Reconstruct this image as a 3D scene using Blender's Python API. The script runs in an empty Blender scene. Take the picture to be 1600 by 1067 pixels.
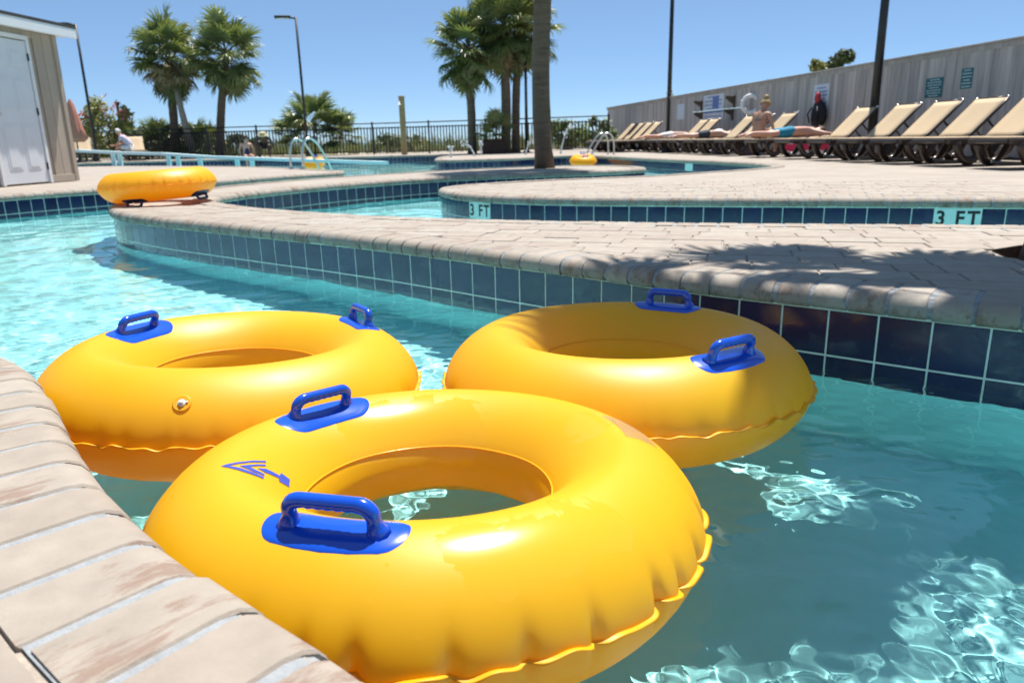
import bpy, bmesh, math, random
import numpy as np
from mathutils import Vector, Matrix
from mathutils.geometry import tessellate_polygon
random.seed(7); RNG = np.random.default_rng(7)
R_ = math.radians
SC = bpy.context.scene
COL = SC.collection

# ---------------------------------------------------------------- camera
FPX, HORIZON, ROLL, EYE = 1156.0, 218.0, 0.023, 0.49
_p = math.atan((533.5 - HORIZON) / FPX)
_F = Vector((0, math.cos(_p), -math.sin(_p))); _Y = Vector((0, math.sin(_p), math.cos(_p))); _X = Vector((1, 0, 0))
_R = _X * math.cos(ROLL) - _Y * math.sin(ROLL); _U = _X * math.sin(ROLL) + _Y * math.cos(ROLL)
camd = bpy.data.cameras.new('camera'); cam = bpy.data.objects.new('camera', camd); COL.objects.link(cam)
cam.matrix_world = Matrix(((_R.x, _U.x, -_F.x, 0), (_R.y, _U.y, -_F.y, 0), (_R.z, _U.z, -_F.z, EYE), (0, 0, 0, 1)))
camd.sensor_width = 36; camd.lens = FPX / 1600 * 36; camd.clip_start = 0.05; camd.clip_end = 20000
camd.dof.use_dof = True; camd.dof.focus_distance = 1.55; camd.dof.aperture_fstop = 6.0
SC.camera = cam
# ---------------------------------------------------------------- light
SUN_EL, SUN_AZ = R_(69.5), R_(26)                 # azimuth from +Y towards +X
SUNV = Vector((math.cos(SUN_EL) * math.sin(SUN_AZ), math.cos(SUN_EL) * math.cos(SUN_AZ), math.sin(SUN_EL)))
W = bpy.data.worlds.new('World'); SC.world = W; W.use_nodes = True
nt = W.node_tree; nt.nodes.clear()
sky = nt.nodes.new('ShaderNodeTexSky'); sky.sky_type = 'NISHITA'; sky.sun_disc = False
sky.sun_elevation = SUN_EL; sky.sun_rotation = SUN_AZ
sky.altitude = 1500; sky.air_density = 0.7; sky.dust_density = 0.0; sky.ozone_density = 10.0
bg = nt.nodes.new('ShaderNodeBackground'); bg.inputs['Strength'].default_value = 0.076
mx = nt.nodes.new('ShaderNodeMix'); mx.data_type = 'RGBA'; mx.inputs[0].default_value = .45; mx.inputs[7].default_value = (.235 / .12, .355 / .12, .45 / .12, 1)   # even sea haze over the whole sky
out = nt.nodes.new('ShaderNodeOutputWorld')
nt.links.new(sky.outputs[0], mx.inputs[6]); nt.links.new(mx.outputs[2], bg.inputs[0]); nt.links.new(bg.outputs[0], out.inputs[0])
sund = bpy.data.lights.new('sun', 'SUN'); sund.energy = 3.9; sund.angle = R_(0.53); sund.color = (1.0, 0.955, 0.885)
sun = bpy.data.objects.new('sun', sund); COL.objects.link(sun)
sun.rotation_euler = SUNV.to_track_quat('Z', 'Y').to_euler(); sun.location = SUNV * 60
sund.cycles.is_caustics_light = True
vs = SC.view_settings; vs.view_transform = 'Standard'; vs.look = 'None'; vs.gamma = 1; vs.exposure = 1.12; vs.use_curve_mapping = False
cy = SC.cycles
cy.max_bounces = 14; cy.transmission_bounces = 10; cy.transparent_max_bounces = 12; cy.diffuse_bounces = 8; cy.glossy_bounces = 4
cy.caustics_refractive = True; cy.caustics_reflective = False; cy.sample_clamp_indirect = 6.0; cy.blur_glossy = 0.4
cy.use_denoising = True

# ---------------------------------------------------------------- helpers
def ground(u, v, z=0.0):
    d = _F + _R * ((u - 800) / FPX) + _U * ((533.5 - v) / FPX)
    t = (z - EYE) / d.z
    return Vector((d.x * t, d.y * t, z))
def at(u, v, D):
    d = _F + _R * ((u - 800) / FPX) + _U * ((533.5 - v) / FPX)
    k = D / d.y
    return Vector((d.x * k, D, EYE + d.z * k))

class MB:
    def __init__(s): s.v = []; s.f = []; s.m = []; s.cur = 0
    def add(s, verts, faces):
        o = len(s.v); s.v += [tuple(p) for p in verts]
        s.f += [tuple(i + o for i in f) for f in faces]; s.m += [s.cur] * len(faces); return s
    def box(s, c, size, M=None, bev=0.0):
        x, y, z = [a / 2 for a in size]
        if bev <= 0:
            P = [(sx * x, sy * y, sz * z) for sz in (-1, 1) for sy in (-1, 1) for sx in (-1, 1)]
            F = [(0, 2, 3, 1), (4, 5, 7, 6), (0, 1, 5, 4), (2, 6, 7, 3), (0, 4, 6, 2), (1, 3, 7, 5)]
        else:
            b = min(bev, x * .9, y * .9, z * .9); P = []
            for zz, ins in ((-z, b), (-z + b, 0), (z - b, 0), (z, b)):
                X, Y = x - ins, y - ins
                P += [(-X + (0 if ins else b), -Y, zz), (X - (0 if ins else b), -Y, zz), (X, -Y + (0 if ins else b), zz), (X, Y - (0 if ins else b), zz),
                      (X - (0 if ins else b), Y, zz), (-X + (0 if ins else b), Y, zz), (-X, Y - (0 if ins else b), zz), (-X, -Y + (0 if ins else b), zz)]
            F = [tuple(range(7, -1, -1)), tuple(range(24, 32))]
            for k in range(3):
                for i in range(8):
                    j = (i + 1) % 8; F.append((k * 8 + i, k * 8 + j, k * 8 + 8 + j, k * 8 + 8 + i))
        c = Vector(c)
        if M is not None: P = [M @ Vector(p) + c for p in P]
        else: P = [Vector(p) + c for p in P]
        return s.add(P, F)
    def tube(s, pts, rad, n=8, closed=False, caps=True, sq=None):
        pts = [Vector(p) for p in pts]; N = len(pts)
        if not hasattr(rad, '__len__'): rad = [rad] * N
        prev = None; V = []
        for i, p in enumerate(pts):
            if closed: t = pts[(i + 1) % N] - pts[i - 1]
            else: t = pts[min(i + 1, N - 1)] - pts[max(i - 1, 0)]
            t.normalize()
            if prev is None:
                a = Vector((0, 0, 1)) if abs(t.z) < .9 else Vector((1, 0, 0)); n1 = t.cross(a).normalized()
            else:
                n1 = (prev - t * prev.dot(t)).normalized()
            prev = n1; n2 = t.cross(n1)
            for k in range(n):
                a = 2 * math.pi * k / n
                V.append(p + (n1 * math.cos(a) + n2 * math.sin(a) * (sq or 1)) * rad[i])
        F = []
        for i in range(N if closed else N - 1):
            for k in range(n):
                a, b = i * n + k, i * n + (k + 1) % n; c, d = ((i + 1) % N) * n + (k + 1) % n, ((i + 1) % N) * n + k
                F.append((a, b, c, d))
        if caps and not closed:
            F.append(tuple(range(n - 1, -1, -1))); F.append(tuple(range((N - 1) * n, N * n)))
        return s.add(V, F)
    def lathe(s, prof, n=16, c=(0, 0, 0), M=None):
        V = []; c = Vector(c)
        for r, z in prof:
            for k in range(n):
                a = 2 * math.pi * k / n; p = Vector((r * math.cos(a), r * math.sin(a), z))
                V.append((M @ p if M is not None else p) + c)
        F = []
        for i in range(len(prof) - 1):
            for k in range(n):
                F.append((i * n + k, i * n + (k + 1) % n, (i + 1) * n + (k + 1) % n, (i + 1) * n + k))
        if prof[0][0] > 1e-4: F.append(tuple(range(n - 1, -1, -1)))
        if prof[-1][0] > 1e-4: F.append(tuple(range((len(prof) - 1) * n, len(prof) * n)))
        return s.add(V, F)
    def ball(s, c, r, n=8, m=6, sc=(1, 1, 1)):
        prof = [(max(1e-5, math.sin(math.pi * i / m)) * r, -math.cos(math.pi * i / m) * r) for i in range(m + 1)]
        o = len(s.v); s.lathe(prof, n)
        c = Vector(c)
        for i in range(o, len(s.v)):
            p = s.v[i]; s.v[i] = (p[0] * sc[0] + c.x, p[1] * sc[1] + c.y, p[2] * sc[2] + c.z)
        return s
    def mesh(s, name, mats, smooth=False):
        me = bpy.data.meshes.new(name); me.from_pydata(s.v, [], s.f)
        for m in (mats if isinstance(mats, (list, tuple)) else [mats]): me.materials.append(m)
        if any(s.m): me.polygons.foreach_set('material_index', s.m)
        if smooth: me.polygons.foreach_set('use_smooth', [True] * len(me.polygons))
        me.update(); return me

def link(name, me, parent=None, loc=None, M=None):
    o = bpy.data.objects.new(name, me); COL.objects.link(o)
    if parent is not None: o.parent = parent
    if M is not None: o.matrix_local = M
    elif loc is not None: o.location = loc
    return o
def obj(name, mb, mats, parent=None, smooth=False, loc=None, M=None):
    return link(name, mb.mesh(name, mats, smooth), parent, loc, M)
def tag(o, label, cat, group=None):
    o['label'] = label; o['category'] = cat
    if group: o['group'] = group
    return o
def thing(name, label, cat, loc=(0, 0, 0), rz=0.0, group=None, M=None):
    o = bpy.data.objects.new(name, None); COL.objects.link(o); o.empty_display_size = .1
    if M is not None: o.matrix_world = M
    else: o.location = loc; o.rotation_euler = (0, 0, rz)
    return tag(o, label, cat, group)
def struct(o): o['kind'] = 'structure'; return o
def stuff(o): o['kind'] = 'stuff'; return o
def copy_tree(o, parent=None):
    c = o.copy(); COL.objects.link(c)
    if parent is not None: c.parent = parent
    for ch in list(o.children): copy_tree(ch, c)
    return c
def rotz(a): return Matrix.Rotation(a, 3, 'Z')
def autosmooth(o, ang=35):
    me = o.data; me.polygons.foreach_set('use_smooth', [True] * len(me.polygons)); me.set_sharp_from_angle(angle=R_(ang)); return o

# ---------------------------------------------------------------- materials
def newmat(name):
    m = bpy.data.materials.new(name); m.use_nodes = True
    t = m.node_tree; b = t.nodes['Principled BSDF']; return m, t, b
def N(t, typ, **kw):
    n = t.nodes.new(typ)
    for k, v in kw.items():
        if k.startswith('i_'):
            key = k[2:]; key = int(key) if key.isdigit() else key.replace('_', ' ')
            n.inputs[key].default_value = v
        else: setattr(n, k, v)
    return n
def ramp(t, stops, fac=None):
    r = t.nodes.new('ShaderNodeValToRGB'); e = r.color_ramp.elements
    while len(e) < len(stops): e.new(.5)
    for q, (p, c) in zip(e, stops):
        q.position = p; q.color = (c, c, c, 1) if not hasattr(c, '__len__') else (*c, 1)
    if fac is not None: t.links.new(fac, r.inputs[0])
    return r
def mix(t, fac, a, b, mode='MIX'):
    m = t.nodes.new('ShaderNodeMix'); m.data_type = 'RGBA'; m.blend_type = mode
    for k, x in ((0, fac), (6, a), (7, b)):
        if hasattr(x, 'links'): t.links.new(x, m.inputs[k])
        elif hasattr(x, '__len__'): m.inputs[k].default_value = (*x, 1) if len(x) == 3 else x
        else: m.inputs[k].default_value = x
    return m.outputs[2]
def coords(t, kind='Object', scale=(1, 1, 1), rnd=False):
    tc = t.nodes.new('ShaderNodeTexCoord'); mp = t.nodes.new('ShaderNodeMapping'); mp.inputs['Scale'].default_value = scale
    src = tc.outputs[kind]
    if rnd:
        oi = t.nodes.new('ShaderNodeObjectInfo'); m = t.nodes.new('ShaderNodeVectorMath'); m.operation = 'SCALE'
        m.inputs[0].default_value = (37, 53, 29); t.links.new(oi.outputs['Random'], m.inputs['Scale'])
        a = t.nodes.new('ShaderNodeVectorMath'); a.operation = 'ADD'; t.links.new(src, a.inputs[0]); t.links.new(m.outputs[0], a.inputs[1]); src = a.outputs[0]
    t.links.new(src, mp.inputs[0]); return mp.outputs[0]
def noise(t, vec, scale, detail=4, rough=.55, dist=0.0):
    n = t.nodes.new('ShaderNodeTexNoise'); n.inputs['Scale'].default_value = scale; n.inputs['Detail'].default_value = detail
    n.inputs['Roughness'].default_value = rough; n.inputs['Distortion'].default_value = dist
    if vec is not None: t.links.new(vec, n.inputs['Vector'])
    return n.outputs['Fac']
def bump(t, b, h, strength=.3, dist=.01):
    n = t.nodes.new('ShaderNodeBump'); n.inputs['Strength'].default_value = strength; n.inputs['Distance'].default_value = dist
    t.links.new(h, n.inputs['Height']); t.links.new(n.outputs[0], b.inputs['Normal']); return n
def plain(name, col, rough=.6, var=.12, scale=12, metal=0.0, bmp=0.0, coat=0.0, rnd=0.0, kind='Object', spec=None):
    m, t, b = newmat(name); v = coords(t, kind, rnd=rnd > 0)
    f = noise(t, v, scale, 5)
    c = ramp(t, [(.25, tuple(x * (1 - var) for x in col)), (.75, tuple(min(1, x * (1 + var)) for x in col))], f).outputs[0]
    if rnd > 0:
        oi = N(t, 'ShaderNodeObjectInfo'); rr = ramp(t, [(0, 1 - rnd), (1, 1 + rnd)], oi.outputs['Random'])
        c = mix(t, 1.0, c, rr.outputs[0], 'MULTIPLY')
    t.links.new(c, b.inputs['Base Color']); b.inputs['Roughness'].default_value = rough; b.inputs['Metallic'].default_value = metal
    b.inputs['Coat Weight'].default_value = coat
    if spec is not None: b.inputs['Specular IOR Level'].default_value = spec
    if bmp: bump(t, b, noise(t, v, scale * 4, 6), bmp)
    return m
# ================================================================ pool: materials
def m_coping(name='coping_brick', k=1.0):
    m, t, b = newmat(name); v = coords(t, 'Object', (1, 1, 1), rnd=True)
    oi = N(t, 'ShaderNodeObjectInfo')
    base = ramp(t, [(0, (0.283, 0.239, 0.194)), (.35, (0.312, 0.269, 0.225)), (.7, (0.295, 0.248, 0.205)), (1, (0.339, 0.300, 0.254))], oi.outputs['Random']).outputs[0]
    big = ramp(t, [(.3, .86), (.7, 1.1)], noise(t, v, 14, 5)).outputs[0]
    c = mix(t, 1.0, base, big, 'MULTIPLY')
    # streaky brown wear along the brick
    mp = N(t, 'ShaderNodeMapping'); mp.inputs['Scale'].default_value = (9, 34, 20); t.links.new(v, mp.inputs[0])
    s1 = noise(t, mp.outputs[0], 1.0, 9, .76, .3)
    s2 = noise(t, v, 4.5, 2)
    mul = N(t, 'ShaderNodeMath', operation='MULTIPLY'); t.links.new(s1, mul.inputs[0]); t.links.new(s2, mul.inputs[1])
    st = ramp(t, [(.285, 0.0), (.345, .7)], mul.outputs[0]).outputs[0]
    c = mix(t, st, c, (.20, .12, .085))
    # dark organic blotches low on the nose
    tc = N(t, 'ShaderNodeTexCoord'); sx = N(t, 'ShaderNodeSeparateXYZ'); t.links.new(tc.outputs['Object'], sx.inputs[0])
    low = ramp(t, [(0.0, 1.0), (1, 0.0)], None); mr = N(t, 'ShaderNodeMapRange', i_1=-.05, i_2=-.012); t.links.new(sx.outputs['Z'], mr.inputs[0]); t.links.new(mr.outputs[0], low.inputs[0])
    bl = ramp(t, [(.50, 0), (.66, .8)], noise(t, v, 22, 6, .7)).outputs[0]
    mm = N(t, 'ShaderNodeMath', operation='MULTIPLY'); t.links.new(bl, mm.inputs[0]); t.links.new(low.outputs[0], mm.inputs[1])
    c = mix(t, mm.outputs[0], c, (.11, .065, .035))
    # pale scuffs
    sc = ramp(t, [(.66, 0), (.74, .5)], noise(t, v, 30, 7, .75)).outputs[0]
    c = mix(t, sc, c, (.58, .55, .51))
    t.links.new(c, b.inputs['Base Color']); b.inputs['Roughness'].default_value = .8
    hh = N(t, 'ShaderNodeMath', operation='ADD'); t.links.new(noise(t, v, 130, 6, .7), hh.inputs[0]); t.links.new(s1, hh.inputs[1])
    bump(t, b, hh.outputs[0], .35, .004)
    return m
def m_paver():
    m, t, b = newmat('paver'); v = coords(t, 'Object', rnd=True); oi = N(t, 'ShaderNodeObjectInfo')
    base = ramp(t, [(0, (0.300, 0.254, 0.212)), (.3, (0.323, 0.284, 0.241)), (.6, (0.289, 0.239, 0.199)), (1, (0.331, 0.297, 0.256))], oi.outputs['Random']).outputs[0]
    c = mix(t, 1.0, base, ramp(t, [(.3, .88), (.7, 1.1)], noise(t, v, 16, 5)).outputs[0], 'MULTIPLY')
    sp = ramp(t, [(.62, 0), (.72, .35)], noise(t, v, 55, 5, .7)).outputs[0]
    c = mix(t, sp, c, (.26, .18, .15))
    t.links.new(c, b.inputs['Base Color']); b.inputs['Roughness'].default_value = .85
    bump(t, b, noise(t, v, 160, 6, .7), .3, .003); return m
def m_paving():
    m, t, b = newmat('far_paving'); v = coords(t, 'Object'); mp = N(t, 'ShaderNodeMapping'); mp.inputs['Rotation'].default_value = (0, 0, .29); t.links.new(v, mp.inputs[0])
    br = N(t, 'ShaderNodeTexBrick', offset=.5); t.links.new(mp.outputs[0], br.inputs['Vector'])
    br.inputs['Color1'].default_value = (0.326, 0.286, 0.244, 1); br.inputs['Color2'].default_value = (0.295, 0.250, 0.212, 1); br.inputs['Mortar'].default_value = (0.260, 0.217, 0.175, 1)
    br.inputs['Scale'].default_value = 1; br.inputs['Mortar Size'].default_value = .003; br.inputs['Brick Width'].default_value = .23; br.inputs['Row Height'].default_value = .155; br.inputs['Mortar Smooth'].default_value = .4
    c = mix(t, 1.0, br.outputs[0], ramp(t, [(.3, .9), (.7, 1.08)], noise(t, v, 1.3, 6)).outputs[0], 'MULTIPLY')
    t.links.new(c, b.inputs['Base Color']); b.inputs['Roughness'].default_value = .85
    bump(t, b, br.outputs['Fac'], -.3, .004); return m
M_COPE = m_coping(); M_PAV = m_paver(); M_PAVING = m_paving()
M_MORTAR = plain('grey_mortar', (.27, .285, .30), .9, .18, 60, bmp=.4)
M_JOINT = plain('joint_sand', (.36, .31, .26), .95, .25, 80, bmp=.4)
M_GROUT = plain('tile_grout', (.72, .82, .74), .8, .15, 25)
M_PLASTER = plain('pool_plaster', (.40, .89, .91), .8, .07, 3)
def m_tile():
    m, t, b = newmat('navy_tile'); v = coords(t, 'Object', rnd=True); oi = N(t, 'ShaderNodeObjectInfo')
    c = ramp(t, [(0, (.007, .010, .050)), (1, (.011, .017, .075))], oi.outputs['Random']).outputs[0]
    c = mix(t, ramp(t, [(.55, 0), (.8, .25)], noise(t, v, 18, 6, .7)).outputs[0], c, (.10, .14, .20))
    t.links.new(c, b.inputs['Base Color']); b.inputs['Roughness'].default_value = .18; b.inputs['Coat Weight'].default_value = .5
    bump(t, b, noise(t, v, 9, 3), .12, .01); return m
M_TILE = m_tile()
M_MARK = plain('depth_marker_glaze', (.60, .78, .74), .25, .06, 20)
M_INK = plain('black_lettering', (.012, .012, .014), .5, .1)
def m_water():
    m, t, b = newmat('pool_water'); t.nodes.remove(b); o = t.nodes['Material Output']
    g = N(t, 'ShaderNodeBsdfGlass'); g.inputs['IOR'].default_value = 1.33; g.inputs['Roughness'].default_value = 0.0
    g.inputs['Color'].default_value = (.95, 1.0, 1.0, 1)
    t.links.new(g.outputs[0], o.inputs['Surface']); return m
M_WATER = m_water()

# ================================================================ pool: outlines
WATER_Z, FLOOR_Z = -0.275, -0.90
def spline(P, step=.06, closed=False):
    P = [np.array(p, float) for p in P]; out = []
    n = len(P); rng = range(n if closed else n - 1)
    for i in rng:
        p0 = P[i - 1] if (closed or i > 0) else 2 * P[0] - P[1]
        p1, p2 = P[i], P[(i + 1) % n]
        p3 = P[(i + 2) % n] if (closed or i + 2 < n) else 2 * P[-1] - P[-2]
        k = max(2, int(np.linalg.norm(p2 - p1) / step))
        for j in range(k):
            t = j / k
            out.append(.5 * (2 * p1 + (p2 - p0) * t + (2 * p0 - 5 * p1 + 4 * p2 - p3) * t * t + (3 * p1 - p0 - 3 * p2 + p3) * t ** 3))
    if not closed: out.append(P[-1])
    # light smoothing
    A = np.array(out)
    for _ in range(6):
        B = A.copy(); B[1:-1] = A[1:-1] * .5 + (A[:-2] + A[2:]) * .25; A = B
    return A
class Edge:
    """pool edge, land on the LEFT of its direction of travel"""
    def __init__(s, P):
        s.P = spline(P); d = np.linalg.norm(np.diff(s.P, axis=0), axis=1); s.L = np.concatenate([[0], np.cumsum(d)]); s.len = s.L[-1]
    def at(s, l, smooth=.06):
        f = lambda q: np.array([np.interp(q, s.L, s.P[:, 0]), np.interp(q, s.L, s.P[:, 1])])
        p = f(l); t = f(min(s.len, l + smooth)) - f(max(0, l - smooth)); t /= np.linalg.norm(t)
        return p, t, np.array([-t[1], t[0]])          # point, tangent, inward (land) normal
    def offset(s, d):
        T = np.gradient(s.P, axis=0); T /= np.linalg.norm(T, axis=1)[:, None] + 1e-9
        return s.P + np.stack([-T[:, 1], T[:, 0]], 1) * d
COPE_L = .205
PROF = [(0.0, 0.0), (.150, 0.0), (.172, -.0035), (.189, -.013), (.200, -.028), (.205, -.045), (.202, -.060), (.190, -.072), (0.0, -.072)]
def brick_mesh(wi, wo, L=COPE_L, bev=.004):
    """coping brick: x runs from its back (0) to its nose (L), y across"""
    mb = MB(); rows = []
    for s_, ins in ((-1, bev), (-1, 0), (1, 0), (1, bev)):
        row = []
        for x, z in PROF:
            zz = z - ins if z > -.06 else z; xx = min(max(x * L / COPE_L, ins), L - ins * .7)
            hw = (wi + (wo - wi) * (x / COPE_L)) / 2
            y = s_ * (hw - (0 if ins else bev)); y = s_ * hw if ins else y
            row.append((xx, s_ * (hw if ins else hw - bev), zz))
        rows.append(row)
    # outermost loops are the sunken ends
    n = len(PROF); V = [p for r in rows for p in r]; F = []
    for k in range(3):
        for i in range(n):
            j = (i + 1) % n; F.append((k * n + i, k * n + j, (k + 1) * n + j, (k + 1) * n + i))
    F.append(tuple(range(n))[::-1]); F.append(tuple(range(3 * n, 4 * n)))
    mb.add(V, [f[::-1] for f in F]); return mb
BRICK_STD = None
def add_coping(deck, e, pitch=.117, gap=.012, near=14.0, l0=0.0, l1=None, vis=None):
    """mortar bed along the edge, then bricks one by one (far ones joined)"""
    global BRICK_STD
    mb = MB(); prof = [(max(0, x - (.005 if x > .15 else 0)), z - .0028 if z > -.06 else z + .003) for x, z in PROF]
    pts = []; k = int(e.len / .06)
    for i in range(k + 1):
        p, t, n = e.at(e.len * i / k)
        for x, z in prof: pts.append((p[0] + n[0] * (COPE_L - x), p[1] + n[1] * (COPE_L - x), z))
    m = len(prof); F = []
    for i in range(k):
        for j in range(m - 1): F.append((i * m + j, (i + 1) * m + j, (i + 1) * m + j + 1, i * m + j + 1))
    mb.add(pts, F); obj('mortar_bed', mb, M_MORTAR, deck, smooth=True)
    cnt = max(1, round(e.len / pitch)); pitch = e.len / cnt; far = MB()
    if BRICK_STD is None:
        BRICK_STD = brick_mesh(.105, .105).mesh('coping_brick', M_COPE); BRICK_STD.polygons.foreach_set('use_smooth', [True] * len(BRICK_STD.polygons)); BRICK_STD.set_sharp_from_angle(angle=R_(28))
    for i in range(cnt):
        l = (i + .5) * pitch; p, t, n = e.at(l, .08)
        pa, ta, na = e.at(max(0, l - pitch / 2), .08); pb, tb, nb = e.at(min(e.len, l + pitch / 2), .08)
        wo = np.linalg.norm(pb - pa) - gap; wi = np.linalg.norm((pb + nb * COPE_L) - (pa + na * COPE_L)) * (1 if np.dot((pb + nb * COPE_L) - (pa + na * COPE_L), t) > 0 else -1) - gap
        wi = max(.02, wi)
        d = math.hypot(p[0], p[1]); jl = random.uniform(-.004, .004)
        back = p + n * (COPE_L + jl)
        M = Matrix(((-n[0], t[0] * -1, 0, back[0]), (-n[1], t[1] * -1, 0, back[1]), (0, 0, 1, random.uniform(-.0015, .0015)), (0, 0, 0, 1)))
        M = M @ Matrix.Rotation(random.uniform(-.012, .012), 4, 'Z') @ Matrix.Rotation(random.uniform(-.006, .006), 4, 'X')
        if d < near and (vis is None or vis(p)):
            if d < 4 or abs(wi - wo) > .006:
                mb2 = brick_mesh(wi, wo); o = obj('coping_brick', mb2, M_COPE, deck, M=M)
                o.data.polygons.foreach_set('use_smooth', [True] * len(o.data.polygons)); o.data.set_sharp_from_angle(angle=R_(28))
            else:
                o = link('coping_brick', BRICK_STD, deck, M=M @ Matrix.Diagonal((1, wo / .105, 1, 1)))
        else:
            b = brick_mesh(wi, wo); far.add([M @ Vector(q) for q in b.v], b.f)
    if far.v: stuff(obj('far_coping_bricks', far, M_COPE, deck))
TILE, TGAP = .150, .006
TILE_ME = MB().box((0, 0, 0), (TILE - TGAP / 2, .008, TILE), None, .0012).mesh('wall_tile', M_TILE)
def add_tiles(deck, e, near=22.0, inset=.032, skip=(), rows=((-.079, 20.0), (-.2355, 5.5)), pitch=TILE + TGAP / 2):
    """two rows of square tiles on the wall under the coping"""
    cnt = round(e.len / pitch); pitch = e.len / cnt; far = MB()
    for r, (zt, lim) in enumerate(rows):
        for i in range(cnt):
            l = (i + .5) * pitch
            if any(a < l < b and r == 0 for a, b in skip): continue
            pa, ta, na = e.at(max(0, l - pitch / 2)); pb, tb, nb = e.at(min(e.len, l + pitch / 2))
            A = pa + na * inset; B = pb + nb * inset; w = np.linalg.norm(B - A)
            if w < .03: continue
            t = (B - A) / w; c = (A + B) / 2; n = np.array([-t[1], t[0]])
            sag = max(0.0, float(np.dot(e.at(l)[0] + e.at(l)[2] * inset - c, -n)))
            c = c + n * (.0022 - sag - (.003 if math.hypot(*c) > 12 else 0))
            M = Matrix(((t[0], -n[0] * -1, 0, c[0]), (t[1], -n[1] * -1, 0, c[1]), (0, 0, 1, zt - TILE / 2), (0, 0, 0, 1))) @ Matrix.Rotation(random.uniform(-.006, .006), 4, 'X') @ Matrix.Rotation(random.uniform(-.006, .006), 4, 'Z') @ Matrix.Diagonal(((w - TGAP) / (TILE - TGAP / 2), 1, 1, 1))
            if math.hypot(*c) < min(lim, near): link('wall_tile', TILE_ME, deck, M=M)
            else: far.add([M @ v.co for v in TILE_ME.vertices], [tuple(p.vertices) for p in TILE_ME.polygons])
    if far.v: stuff(obj('far_wall_tiles', far, M_TILE, deck))
def marker(deck, e, l, w=.305, h=TILE, txt='3 FT', inset=.032):
    p, t, n = e.at(l, .15); c = p + n * (inset + .010)
    M = Matrix(((t[0], n[0], 0, c[0]), (t[1], n[1], 0, c[1]), (0, 0, 1, -.079 - h / 2), (0, 0, 0, 1)))
    o = obj('depth_marker_tile', MB().box((0, 0, 0), (w, .025, h), None, .002), M_MARK, deck, M=M)
    o['label'] = 'pale aqua tile reading 3 FT in black'
    if txt:
        cu = bpy.data.curves.new('lettering', 'FONT'); cu.body = txt; cu.size = .150; cu.align_x = 'CENTER'; cu.align_y = 'CENTER'; cu.extrude = .0006; cu.offset = .004; cu.space_character = 1.25; cu.space_word = .8
        tmp = bpy.data.objects.new('lettering', cu); COL.objects.link(tmp); bpy.context.view_layer.update()
        me = bpy.data.meshes.new_from_object(tmp.evaluated_get(bpy.context.evaluated_depsgraph_get())); bpy.data.objects.remove(tmp)
        me.materials.clear(); me.materials.append(M_INK)
        k = link('lettering', me, o, M=Matrix.Translation((0, -.0132, -.002)) @ Matrix.Rotation(R_(90), 4, 'X') @ Matrix.Diagonal((.88, 1, 1, 1)))
    return o
def poly_in(p, poly):
    x, y = p; A = poly; B = np.roll(poly, -1, 0)
    c = ((A[:, 1] > y) != (B[:, 1] > y)) & (x < (B[:, 0] - A[:, 0]) * (y - A[:, 1]) / (B[:, 1] - A[:, 1] + 1e-12) + A[:, 0])
    return bool(c.sum() % 2)
def deck_body(name, edges_or_pts, land_z=-.0085, hole=None):
    """slab with its top just under the paver faces and walls down to the pool floor"""
    ring = []
    for q in edges_or_pts:
        if isinstance(q, Edge): ring += [tuple(p) for p in q.offset(.032)]
        else: ring.append(q)
    n = len(ring); V = [(x, y, land_z) for x, y in ring]; tri = tessellate_polygon([[Vector(v) for v in V]] + ([[Vector((q[0], q[1], land_z)) for q in hole]] if hole is not None else []))
    if hole is not None: V = V + [(q[0], q[1], land_z) for q in hole]
    mb = MB()
    F = []
    for a, b, c in tri:
        ax, ay = V[b][0] - V[a][0], V[b][1] - V[a][1]; bx, by = V[c][0] - V[a][0], V[c][1] - V[a][1]
        F.append((a, b, c) if ax * by - ay * bx > 0 else (c, b, a))
    mb.cur = 0; mb.add(V, F)
    for z0, z1, mi in ((land_z - .03, -.388, 1), (-.388, FLOOR_Z - .02, 2)):
        mb.cur = mi; vv = [(x, y, z0) for x, y in ring] + [(x, y, z1) for x, y in ring]
        mb.add(vv, [(i, n + i, n + (i + 1) % n, (i + 1) % n) for i in range(n)])
    return struct(obj(name, mb, [M_PAVING, M_GROUT, M_PLASTER])), np.array(ring)
def clip_half(poly, p, n):
    out = []
    for i in range(len(poly)):
        a, b = poly[i], poly[(i + 1) % len(poly)]; da, db = np.dot(a - p, n), np.dot(b - p, n)
        if da >= 0: out.append(a)
        if da * db < 0: out.append(a + (b - a) * da / (da - db))
    return out
def area(P): return .5 * sum(P[i][0] * P[(i + 1) % len(P)][1] - P[(i + 1) % len(P)][0] * P[i][1] for i in range(len(P)))
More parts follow.
